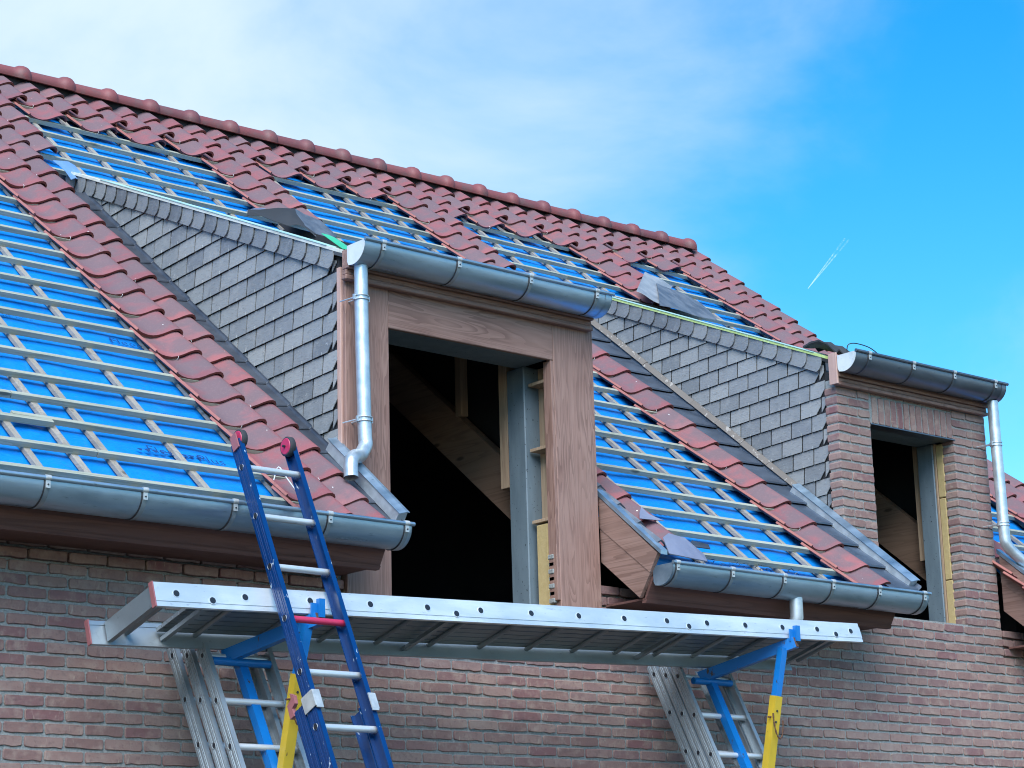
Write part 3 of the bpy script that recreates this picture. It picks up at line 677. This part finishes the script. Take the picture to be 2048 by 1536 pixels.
eaves(XL, -.022, 0); eaves(1.955, 4.19, -.022, True); eaves(5.915, XR, -.022, True)

def gutter(x0, x1, yb, zt, brackets, mat='zinc', left_cap='zinc', dep=.168, hgt=.122, label=None, bead='zinc'):
    m = MB()
    prof = [(0, .0), (0, -hgt*.75), (-.012, -hgt*.95), (-.05, -hgt)]
    for i in range(1, 12):
        t = i/11*math.pi/2*1.02; prof.append((-.05-(dep-.05)*math.sin(t), -hgt+hgt*.90*(1-math.cos(t))))
    prof.append((-dep, -.006)); prof.append((-dep, .0))
    P = lambda x, a, b: (x, yb+a, zt+b)
    nx = max(2, int((x1-x0)/.3)); rows = [[P(x0+(x1-x0)*i/nx, a, b) for a, b in prof] for i in range(nx+1)]
    m.sheet(rows); inner = [[P(x0+(x1-x0)*i/nx, a*.975-.002, b+.003) for a, b in prof] for i in range(nx+1)]; m.sheet(inner)
    g_ = m.obj('gutter', mat, house, False)
    if label: g_['label'] = label
    b_ = MB(); b_.tube([P(x0-.004, -dep-.004, .002), P(x1+.012, -dep-.004, .002)], .0115, 12); b_.obj('gutter_bead', bead, g_)
    for x, cm in ((x0, left_cap), (x1-.003, mat)):
        c_ = MB(); c_.prism([P(x-.002, a, b) for a, b in prof], (.004, 0, 0)); c_.obj('end_cap', cm, g_)
    c_ = MB(); c_.sheet([[P(xx, a*1.008-.001, b-.0018) for a, b in prof[1:-1]] for xx in (x1-.055, x1-.012)]); c_.obj('joint_band', mat, g_, False)
    bp_ = [P(0, a*1.012-.002, b*1.0-.0035) for a, b in prof[2:]]
    for x in brackets:
        br = MB(); br.sheet([[(x-.013, p[1], p[2]) for p in bp_], [(x+.013, p[1], p[2]) for p in bp_]]); 
        inn_ = [(p[1]+.003, p[2]+.003) for p in bp_]
        br.sheet([[(x-.0135, p[1]-.002, p[2]-.002) for p in bp_], [(x-.0185, *q) for q in inn_]], False, 1)
        o = br.obj('gutter_bracket', ['zinc_strap' if mat == 'zinc' else mat, 'wire_and_hole_black'], g_, False)
        cl = MB(); cl.tube([P(x-.014, -dep-.004, .003), P(x+.014, -dep-.004, .003)], .0145, 10); cl.box(x-.012, x+.012, yb-dep-.010, yb-dep-.006, zt-.046, zt-.010); cl.obj('bracket_clip', 'clip_metal', g_)
        sc_ = MB(); sc_.tube([P(x, -dep-.010, -.030), P(x, -dep-.014, -.030)], .0042, 8); sc_.obj('screw', 'wire_and_hole_black', g_)
    return g_
gutter(XL, .008, -.43, 3.755, [-2.155-.525*i for i in range(5, 0, -1)]+[-2.155, -1.629, -1.111, -.53, -.03], label='zinc eaves gutter behind the blue ladder')
gutter(1.95, 4.30, -.43, 3.728, [1.985, 2.448, 2.907, 3.355, 3.80, 4.25], label='zinc eaves gutter between the dormers')
gutter(5.92, XR, -.43, 3.728, [6.0, 6.5, 7.0, 7.5])
gutter(-.03, 1.862, -.095, 5.430, [.099, .647, 1.198, 1.732], left_cap='zinc_bright', label='zinc gutter on the timber dormer')
gutter(4.175, 5.842, -.058, 5.445, [4.315, 4.784, 5.237, 5.708], mat='zinc_dark', left_cap='zinc_bright', label='dark zinc gutter on the brick dormer', bead='zinc_dark')
# downpipes
def downpipe(path, rad, clamps, lab, mat='galvanised', wallx=None, wally=-.03):
    m = MB(); m.tube(smooth_path(path, 7), rad, 20, False); m.tube(smooth_path(path, 7), rad-.003, 20, False)
    p = m.obj('downpipe', mat, house, False); p['label'] = lab
    for (x, y, z) in clamps:
        c_ = MB()
        for dz in (-.012, .010): c_.tube([(x+math.cos(t*math.pi/9)*(rad+.003), y+math.sin(t*math.pi/9)*(rad+.003), z+dz) for t in range(19)], .004, 6, False)
        c_.box(x-rad-.018, x-rad+.002, y-.008, y+.004, z-.016, z+.014); c_.box(x+rad-.002, x+rad+.014, y-.008, y+.004, z-.016, z+.014)
        c_.obj('pipe_clamp', 'galvanised', p)
        s_ = MB(); s_.tube([(x-rad-.01, y, z-.004), (x-rad-.032, wally, z-.008)], .004, 6); s_.tube([(x-.01, y+rad, z), (x-.01, wally+.01, z)], .005, 6); s_.obj('clamp_pin', 'galvanised', p)
    return p
PY = -.135; PX = .035
downpipe([(PX, PY, 5.315), (PX+.002, PY, 5.0), (PX+.010, PY, 4.60), (PX+.016, PY, 4.34), (PX+.012, PY-.008, 4.275), (-.015, -.175, 4.205), (-.085, -.225, 4.183), (-.135, -.258, 4.150), (-.152, -.275, 4.10), (-.158, -.285, 4.045)], .0395, [(PX, PY, 5.125), (PX+.014, PY, 4.425)], 'galvanised downpipe in front of the timber dormer')
Q = 5.79
downpipe([(Q, -.13, 5.33), (Q+.002, -.13, 5.0), (Q+.008, -.13, 4.6), (Q+.012, -.13, 4.36), (Q+.025, -.135, 4.27), (Q+.10, -.16, 4.19), (Q+.18, -.19, 4.13), (Q+.24, -.22, 4.06)], .040, [(Q+.001, -.13, 5.01), (Q+.012, -.13, 4.42)], 'galvanised downpipe at the right edge of the brick dormer', wally=-.002)
m = MB(); m.tube([(3.112, -.50, 3.63), (3.110, -.50, 3.50), (3.108, -.47, 3.42)], .042, 18, False); o = m.obj('outlet_stub', 'galvanised', house, False)

# ------------------------------------------------------------------ scaffold plank
plank = tag(empty('scaffold_plank', (-1.8, -.7, 3.08)), 'long silver aluminium plank laid across the two jacks below the dormer', 'plank')
FA, FB = Vector((-1.717, -.85, 3.153)), Vector((3.299, -.85, 3.314)); BA, BB = Vector((-1.797, -.40, 3.023)), Vector((3.144, -.40, 3.177))
ax = (FB-FA).normalized(); cross = (BA-FA); cross = (cross-ax*cross.dot(ax)).normalized(); nrm = ax.cross(cross).normalized()
if nrm.z < 0: nrm = -nrm
def inv(o, par):
    o.parent = par; o.matrix_parent_inverse = Matrix.Translation(-par.location) ; return o
def part(mb, name, mats, par, fix=True): return inv(mb.obj(name, mats, None, fix), par)
def frame_bar(mb, a, d1_, d2_, d3_, u0, u1, v0, v1, t0, t1, mi=0):
    mb.hexa([a+d1_*u+d2_*v_+d3_*t for t in (t0, t1) for u, v_ in ((u0, v0), (u1, v0), (u1, v1), (u0, v1))], mi)
LP = (FB-FA).length; WP = .465
for a, nm, sgn, L_ in ((FA, 'rail', -1, LP), (BA, 'rail', 1, (BB-BA).length)):
    m = MB()
    frame_bar(m, a, ax, cross*sgn, nrm, 0, L_, -.004, .010, .020, .100)       # web
    frame_bar(m, a, ax, cross*sgn, nrm, 0, L_, -.007, .010, .100, .122)       # top flange
    frame_bar(m, a, ax, cross*sgn, nrm, 0, L_, -.007, .010, .0, .020)
    frame_bar(m, a, ax, cross*sgn, nrm, 0, L_, .0102, .013, .026, .094)
    part(m, nm, 'aluminium' if sgn < 0 else 'aluminium_mid', plank)  # back rail gets a darker metal, its shade painted in
    m = MB(); frame_bar(m, a-ax*.002, ax, cross*sgn, nrm, -.003, .004, -.018, .015, -.002, .124); part(m, 'rail_cap', 'red_plastic', plank)
m = MB()
for i in range(8): frame_bar(m, FA, ax, cross, nrm, .28, LP-.12, .018+i*.054, .018+i*.054+.046, .070, .088)
part(m, 'deck', 'aluminium_shaded', plank)
m = MB(); frame_bar(m, FA, ax, cross, nrm, .004, .034, .012, WP-.012, .012, .112); part(m, 'end_strut', 'aluminium_shaded', plank)
rp_ = [(347, 0), (409, 1), (468, 0), (585, 0), (696, 0), (804, 0), (858, 1), (907, 0), (1007, 0), (1103, 0), (1197, 0), (1287, 0), (1332, 1), (1373, 0), (1457, 0), (1540, 0), (1619, 0), (1660, 1), (1697, 0)]
for pxx, low in rp_:
    t = (pxx-309)/(1720-309); t = t*1.0; u = LP*(t*(1+.0)+.118*t*(t-1)*1.0)       # perspective-corrected position along the rail
    u = max(.1, u)
    hgt_ = .040 if low else .066; m = MB(); c0 = FA+ax*u+nrm*hgt_
    if low: frame_bar(m, FA, ax, cross, nrm, u-.014, u+.014, .01, WP-.01, hgt_-.014, hgt_+.006)
    else: m.tube([c0+cross*.012, c0+cross*(WP-.012)], .0165, 12)
    part(m, 'rung', 'aluminium_shaded', plank)
    m = MB(); e = c0-cross*.0145; m.tube([c0-cross*.008, e], [.0225, .0205], 16, True, 0); m.tube([c0-cross*.0125, c0-cross*.0155], .0165, 12, True, 1); part(m, 'rung_end', ['aluminium', 'wire_and_hole_black'], plank)  # black disc paints the dark inside of the hollow rung

# ------------------------------------------------------------------ ladders
def ladder(name, lab, cat, group, X0, X1, top, foot, sections, sdepth, pitch_, mats, rung_rad=.0165, step=None, ribs=True, firstr=.10, special=None, starts=None, soff=None):
    """leaning ladder; top/foot: (Y,Z) of the back edge line; sections stacked towards the street"""
    root = empty(name, (X0, foot[0], foot[1])); tag(root, lab, cat, group)
    T, F_ = Vector((0, top[0], top[1])), Vector((0, foot[0], foot[1])); d = (F_-T).normalized(); nf = Vector((0, d.z, -d.y)); 
    if nf.y > 0: nf = -nf                       # towards the street
    Ltot = (F_-T).length
    for sct in range(sections):
        st = (starts or [0]*9)[sct]; off = nf*((soff or [i*sdepth for i in range(9)])[sct]); w_in = 0
        dep = .072 if not special else .078
        for side, X in ((0, X0), (1, X1)):
            sg = 1 if side == 0 else -1; m = MB(); o_ = T+off+d*st; Ls = Ltot-st
            ux = Vector((sg, 0, 0))
            frame_bar(m, Vector((X, 0, 0))+o_, d, nf, ux, 0, Ls, 0, dep, 0, .004)                # web
            frame_bar(m, Vector((X, 0, 0))+o_, d, nf, ux, 0, Ls, 0, .006, .004, .026)            # flanges
            frame_bar(m, Vector((X, 0, 0))+o_, d, nf, ux, 0, Ls, dep-.006, dep, .004, .026)
            if ribs:
                for q in (.2, .36, .64, .8): frame_bar(m, Vector((X, 0, 0))+o_, d, nf, ux, 0, Ls, dep*q-.003, dep*q+.003, -.0025, 0)
            part(m, 'stile', mats[0], root)
        k = 0; u = firstr[sct] if isinstance(firstr, tuple) else firstr-st*0
        while u < Ls-.05:
            c0 = T+off+d*(st+u)+nf*(dep/2); mat = mats[2] if (special and special == k and sct == sections-1) else mats[1]
            m = MB(); m.tube([Vector((X0+.004, 0, 0))+c0, Vector((X1-.004, 0, 0))+c0], rung_rad, 12); part(m, 'rung', mat, root)
            m = MB(); m.tube([Vector((X0-.0045, 0, 0))+c0, Vector((X0+.002, 0, 0))+c0], rung_rad*.98, 14, False); m.tube([Vector((X0-.0035, 0, 0))+c0, Vector((X0-.003, 0, 0))+c0], rung_rad*.72, 12, True, 1); part(m, 'rung_end', ['aluminium', 'wire_and_hole_black'], root)  # inner black disc paints the shade inside the open rung end
            u += pitch_; k += 1
    return root, T, d, nf
def foot_at(top, slope): return (top[0]-slope*(top[1]-.02), .02)
LT = (-.055, 3.098); RT = (-.055, 3.20)
lad1, *_ = ladder('support_ladder', 'silver triple aluminium ladder holding up the left end of the plank', 'ladder', 'aluminium ladders under the plank', -1.169, -.765, LT, foot_at(LT, .535), 3, .116, .264, ['aluminium_mid', 'aluminium'], firstr=.055, starts=[.03, .11, .19])
lad2, *_ = ladder('support_ladder', 'silver triple aluminium ladder holding up the right end of the plank', 'ladder', 'aluminium ladders under the plank', 2.217, 2.655, RT, foot_at(RT, .502), 3, .083, .268, ['aluminium_mid', 'aluminium'], firstr=.07, starts=[.02, .08, .14])
BT = (-.500, 4.062)
bl, T_, dL, nL = ladder('extension_ladder', 'dark blue ladder with one pink rung and pink wheels leaning on the gutter', 'ladder', None, -1.072, -.718, BT, foot_at(BT, .463), 2, .10, .297, ['blue_paint', 'aluminium', 'pink_paint'], rung_rad=.017, firstr=(.442, .155), special=3, starts=[1.495, 0], soff=[-.085, 0])
for side, X in ((0, -1.072), (1, -.718)):           # wheels at the ladder head
    sg = 1 if side == 0 else -1
    c0 = Vector((X+(.028 if side == 0 else -.030), 0, 0))+T_+dL*(-.012)+nL*.050
    m = MB()
    for r0, r1, h, mi in ((.052, .052, .017, 0),):
        m.tube([c0+Vector((-h, 0, 0)), c0+Vector((-h*.7, 0, 0)), c0+Vector((h*.7, 0, 0)), c0+Vector((h, 0, 0))], [.047, .052, .052, .047], 26, True, 0)
        for s2 in (-1, 1): m.tube([c0+Vector((s2*h*1.0, 0, 0)), c0+Vector((s2*h*1.18, 0, 0))], [.043, .040], 24, True, 1)
        m.tube([c0+Vector((-h*2.0, 0, 0)), c0+Vector((h*2.0, 0, 0))], .007, 10, True, 2)
    part(m, 'wheel', ['rubber_and_shade', 'pink_paint', 'wire_and_hole_black'], bl)
    m = MB(); frame_bar(m, Vector((X, 0, 0))+T_, dL, nL, Vector((-sg, 0, 0)), -.035, .05, .02, .072, .003, .010); part(m, 'wheel_plate', 'red_plastic', bl)
for side, X in ((0, -1.072), (1, -.718)):           # guide clamps and hooks where the two sections overlap
    sg = 1 if side == 0 else -1; m = MB(); o_ = T_+dL*1.49
    frame_bar(m, Vector((X, 0, 0))+o_, dL, nL, Vector((sg, 0, 0)), -.02, .065, .0, .094, -.010, -.004); frame_bar(m, Vector((X, 0, 0))+o_, dL, nL, Vector((sg, 0, 0)), -.02, .075, .089, .095, -.004, .034)
    part(m, 'guide_clamp', 'clip_metal', bl)
    if side: continue
    m = MB(); o_ = T_+dL*1.47-nL*.085
    m.prism([Vector((X-sg*.006, 0, 0))+o_+dL*a+nL*b for a, b in ((0, 0), (-.01, .03), (-.05, .035), (-.075, .01), (-.045, .012), (-.03, -.03), (.04, -.035), (.04, 0))], (sg*.02, 0, 0)); part(m, 'stop_hook', 'red_plastic', bl)

# ------------------------------------------------------------------ ladder jacks carrying the plank
def jack(lab, arm_a, arm_b, bar_a, bar_b, strut, yj, cross_x):
    root = empty('ladder_jack', arm_a); tag(root, lab, 'bracket', 'ladder jacks under the plank')
    A, B = Vector(arm_a), Vector(arm_b); d = (B-A).normalized()
    m = MB(); m.bar(A-d*.03, B, .052, .066, (0, 0, 1), 0, (0, -.010)); part(m, 'arm', 'sky_blue_paint', root)
    m = MB(); m.bar(B-d*.002, B+d*.004, .044, .056, (0, 0, 1), 0, (0, -.010)); part(m, 'arm_end', 'rust', root)
    m = MB(); e = B-d*.012; m.box(e.x-.036, e.x-.0005, e.y-.007, e.y+.001, e.z+.0, e.z+.070); m.box(e.x-.0, e.x+.006, e.y-.026, e.y+.001, e.z+.0, e.z+.092); m.box(e.x+.0062, e.x+.034, e.y-.027, e.y-.021, e.z+.0, e.z+.092); part(m, 'end_tab', 'sky_blue_paint', root)
    m = MB(); m.tube([(cross_x[0], A.y-.02, A.z-.045), (cross_x[1], A.y-.02, A.z-.045)], .021, 12); part(m, 'hook_tube', 'sky_blue_paint', root)
    m = MB(); m.bar(bar_a, bar_b, .050, .046, (0, 1, 0)); part(m, 'ladder_bar', 'sky_blue_paint', root)
    S0, S1, S2 = (Vector(p) for p in strut)
    m = MB(); m.bar(S0, S1, .044, .040, (0, 1, 0)); part(m, 'upper_strut', 'sky_blue_paint', root)
    m = MB(); m.bar(S1+(S0-S1).normalized()*.03, S2, .056, .050, (0, 1, 0)); part(m, 'lower_strut', 'yellow_paint', root)
    dd = (S2-S1).normalized(); c0 = S1+dd*.05
    for q in (.01, .075):
        m = MB(); p = c0+dd*q; m.tube([p+Vector((-.004, -.0285, 0)), p+Vector((-.004, -.024, 0))], .0065, 10); part(m, 'pin_hole', 'wire_and_hole_black', root)  # solid black discs, the dark of each hole put into colour
    # locking pin on its chain
    m = MB(); p = c0+dd*.045; m.tube([p+Vector((-.05, -.002, .0)), p+Vector((.05, -.002, .01))], .005, 8); part(m, 'pin', 'rust', root)
    m = MB(); pts = [p+Vector((-.040*math.cos(t), -.034, -.0-.125*math.sin(t) + .02*math.cos(t))) for t in [math.pi*i/15 for i in range(16)]]
    for i in range(15): m.tube([pts[i], pts[i+1]], .0035 if i % 2 else .0055, 6)
    part(m, 'chain', 'rust', root); return root
jack('blue and yellow ladder jack under the left end of the plank, behind the blue ladder', (-1.017, -.414, 3.028), (-.810, -.885, 3.167), (-.945, -.375, 3.03), (-.945, -.985, 1.90), [(-.845, -.84, 3.13), (-.88, -.80, 2.86), (-.935, -.70, 2.15)], 0, (-1.14, -.79))
jack('blue and yellow ladder jack with a chain under the right end of the plank', (2.415, -.354, 3.122), (2.654, -.885, 3.279), (2.455, -.345, 3.12), (2.455, -.92, 1.95), [(2.60, -.83, 3.24), (2.545, -.80, 2.925), (2.475, -.70, 2.2)], 0, (2.30, 2.62))

# ------------------------------------------------------------------ loose pieces lying on the roof
def sheet_thing(name, lab, cat, mat, grid, thick=.004):
    m = MB(); m.sheet(grid); up_ = [[Vector(p)+Vector((0, 0, thick)) for p in r] for r in grid]; m.sheet(up_)
    n = len(grid); k = len(grid[0])
    ring = [(0, j) for j in range(k)]+[(i, k-1) for i in range(1, n)]+[(n-1, j) for j in range(k-2, -1, -1)]+[(i, 0) for i in range(n-2, 0, -1)]
    m.sheet([[grid[i][j] for i, j in ring+ring[:1]], [up_[i][j] for i, j in ring+ring[:1]]], False)
    o = m.obj(name, mat, None, True); tag(o, lab, cat); return o
# curled dark lead strip over the roof of the timber dormer
def bil(A, B, C, D, ni, nj, h, wob=.010):
    """sheet from four (X, s) corners A-B (one edge) and D-C (the opposite edge)"""
    g_ = []
    for i in range(ni+1):
        a = i/ni; r_ = []
        for j in range(nj+1):
            b = j/nj; X = (A[0]*(1-b)+B[0]*b)*(1-a)+(D[0]*(1-b)+C[0]*b)*a; q = (A[1]*(1-b)+B[1]*b)*(1-a)+(D[1]*(1-b)+C[1]*b)*a
            r_.append(RP(X, q, h+wob*math.sin(a*7+b*4)))
        g_.append(r_)
    return g_
cols = [((1.30, 3.80), (1.34, 3.88)), ((1.42, 3.81), (1.48, 3.94)), ((1.55, 3.825), (1.66, 4.00)), ((1.68, 3.83), (1.82, 4.09)), ((1.755, 3.83), (1.93, 4.19)), ((1.80, 3.78), (2.00, 4.15)), ((1.86, 3.72), (2.07, 4.02)), ((1.93, 3.68), (2.11, 3.90)), ((1.97, 3.66), (2.13, 3.84))]
gr = [[RP(b[0]+(t[0]-b[0])*j/4, b[1]+(t[1]-b[1])*j/4, .04+.018*math.sin(i*1.7+j)+(.03*j/4 if i < 5 else .0)) for j in range(5)] for i, (b, t) in enumerate(cols)]
ls = sheet_thing('lead_strip', 'curled strip of dark lead lying on the timber dormer roof', 'lead sheet', 'lead_weathered', gr)
ls.data.materials.append(MATS['rubber_and_shade'])
for p_ in ls.data.polygons:
    if p_.center.x < 1.86: p_.material_index = 1  # left folds painted black, shade of the side turned from the light
sheet_thing('membrane_flap', 'pale lilac flap with a dark fold beside the curled lead strip', 'membrane', 'lead_lilac', bil((1.36, 3.92), (1.62, 4.12), (1.82, 4.06), (1.62, 3.95), 5, 4, .03))
sheet_thing('membrane_flap', 'lilac grey membrane flap tucked under tiles above the timber dormer gutter', 'membrane', 'lead_lilac', bil((3.96, 3.86), (3.98, 4.15), (4.50, 4.18), (4.66, 3.96), 8, 4, -.03))
sheet_thing('lead_sheet', 'pale streaked square of lead on the tile strip beside the brick dormer', 'lead sheet', 'lead_pale', bil((5.47, 4.18), (6.08, 4.83), (6.22, 4.58), (5.60, 3.96), 6, 6, .030, .006))
sheet_thing('lead_sheet', 'darker streaked lead sheet lapped below the pale one, above the slate verge', 'lead sheet', 'lead_weathered', bil((5.50, 3.88), (5.97, 4.52), (6.30, 4.24), (6.14, 3.82), 7, 6, .045, .008))
sheet_thing('slate_offcut', 'blue grey offcut wedged at the upper tip of the slate cheek', 'offcut', 'blue_scrap', bil((-.11, 3.80), (-.10, 4.16), (.08, 4.17), (.02, 3.90), 3, 3, .012))
# green foil tongue at the corner of the timber dormer roof
gr = [[(.02+.20*i/4, .02+.20*j/3, ZV+.10+VS*(.02+.2*j/3)+.012*math.sin(i)-.010*i+.018*j) for j in range(4)] for i in range(5)]
sheet_thing('foil_tongue', 'bright green foil tongue behind the end of the timber dormer gutter', 'foil', 'green_foil', gr)
gr = [[RP(-2.36+.26*i/4, .255+.05*j/2+.01*math.sin(i*2), -.05+.02*j) for j in range(3)] for i in range(5)]
sheet_thing('foil_scrap', 'pale mint foil scrap on a batten at the left edge of the roof', 'foil', 'mint_foil', gr)
# broken slate scraps by the gutter end
LABS = ['broken slate leaning on the left end of the middle gutter', 'jagged dark scrap lying across the lowest red tile beside the timber dormer', 'thin dark shard on the lower batten near the middle gutter', 'folded lead offcut beside the zinc capped side board']
def shard(pts, lab, th=.006, mat='lead_lilac'):
    m = MB(); v0 = [Vector(p) for p in pts]; nn = (v0[1]-v0[0]).cross(v0[2]-v0[0]).normalized()*th
    m.prism(v0, nn); tag(m.obj('slate_scrap', mat), lab, 'scrap', 'scraps by the middle gutter')
shard([RP(1.99, -.70, -.02), RP(2.30, -.72, -.03), RP(2.38, -.60, -.045), RP(2.27, -.50, .0), RP(2.12, -.50, .015), RP(2.03, -.56, .012)], LABS[0])
shard([RP(2.05, -.30, -.004), RP(2.24, -.31, .008), RP(2.16, -.25, .010), RP(2.15, -.17, .016), RP(2.09, -.24, .004)], LABS[1], .004)
shard([RP(2.30, -.52, -.04), RP(2.52, -.50, -.05), RP(2.55, -.44, -.05), RP(2.38, -.46, -.03)], LABS[2], .006, 'lead')
# lead dressed between the side board and the first tile column right of the timber dormer
fo = bpy.data.objects.new('side_flashing', None); COL.objects.link(fo); fo.parent = house
for i in range(4):
    s0 = -.60+.22*i; m = MB(); m.sheet([[RP(1.955, s0, .0), RP(1.985, s0, .022), RP(2.045, s0, -.010)], [RP(1.955, s0+.25, -.018), RP(1.985, s0+.25, .004), RP(2.045, s0+.25, -.028)]], False)
    m.sheet([[RP(1.955, s0, -.014), RP(1.985, s0, .008), RP(2.045, s0, -.024)], [RP(1.955, s0, .0), RP(1.985, s0, .022), RP(2.045, s0, -.010)]], False); m.obj('lead_soaker', 'lead_weathered', fo, False)
# debris in the middle gutter
m = MB(); rnd = random.Random(5)
for i in range(170):
    X = rnd.uniform(2.30, 3.25); s = -.66+rnd.random()*.10; c0 = RP(X, s, -.10+rnd.uniform(0, .03)); d = Vector((rnd.uniform(-1, 1), rnd.uniform(-1, 1), rnd.uniform(-.2, .4))).normalized()*rnd.uniform(.008, .028)
    e = Vector((rnd.uniform(-1, 1), rnd.uniform(-1, 1), rnd.uniform(-.3, .3))).normalized()*.004; m.add([c0-d, c0+e, c0+d, c0-e], [(0, 1, 2, 3)])
tag(m.obj('gutter_debris', 'lead', None, False), 'dark leaf and slate debris in the middle gutter', 'debris', kind='stuff')
# cable loop on the brick dormer gutter
m = MB(); m.tube(smooth_path([(4.24, -.10, 5.44), (4.235, -.10, 5.49), (4.245, -.11, 5.525), (4.30, -.13, 5.535), (4.40, -.16, 5.515), (4.47, -.18, 5.47), (4.475, -.185, 5.44)], 6), .0035, 8)
tag(m.obj('cable_loop', 'wire_and_hole_black'), 'thin black cable looping above the dark gutter of the brick dormer', 'cable')
m = MB(); rnd = random.Random(2); gr = [[(4.19+.16*i/5, -.04+.30*j/4, ZV2+.115+.03*math.sin(i*1.4+j)+VS*.3*j/4+.03*math.sin(math.pi*j/4)) for j in range(5)] for i in range(6)]
sheet_thing('membrane_roll', 'crumpled black membrane at the top corner of the brick dormer', 'membrane', 'rubber_and_shade', gr, .012)
# bent wire hook on the lowest batten behind the blue ladder
m = MB(); m.tube(smooth_path([RP(-.665, -.40, -.03), RP(-.64, -.36, .03), RP(-.62, -.44, .01), RP(-.60, -.55, -.01), RP(-.56, -.58, .0), RP(-.54, -.54, .02)], 5), .0035, 8)
tag(m.obj('wire_hook', 'white_wire'), 'bent pale wire hook hanging from the lowest batten by the blue ladder', 'hook')

# ------------------------------------------------------------------ contrail, far off
def dirpx(u, v_): return (fw*FPX + rt*(u-1024) - up*(v_-768)).normalized()
m = MB(); Dk = 6000
for e in (0, 8):
    a, b = CAM+dirpx(1616, 577)*Dk, CAM+dirpx(1689+e, 478+e*.3)*Dk*1.12; m.tube([a+(b-a)*i/12 for i in range(13)], [.9+2.2*i/12 for i in range(13)], 8)
tag(m.obj('contrail', 'vapour'), 'short white double contrail in the blue sky', 'contrail', kind='stuff')
print('tiles', tcount, 'single bricks', len(single))
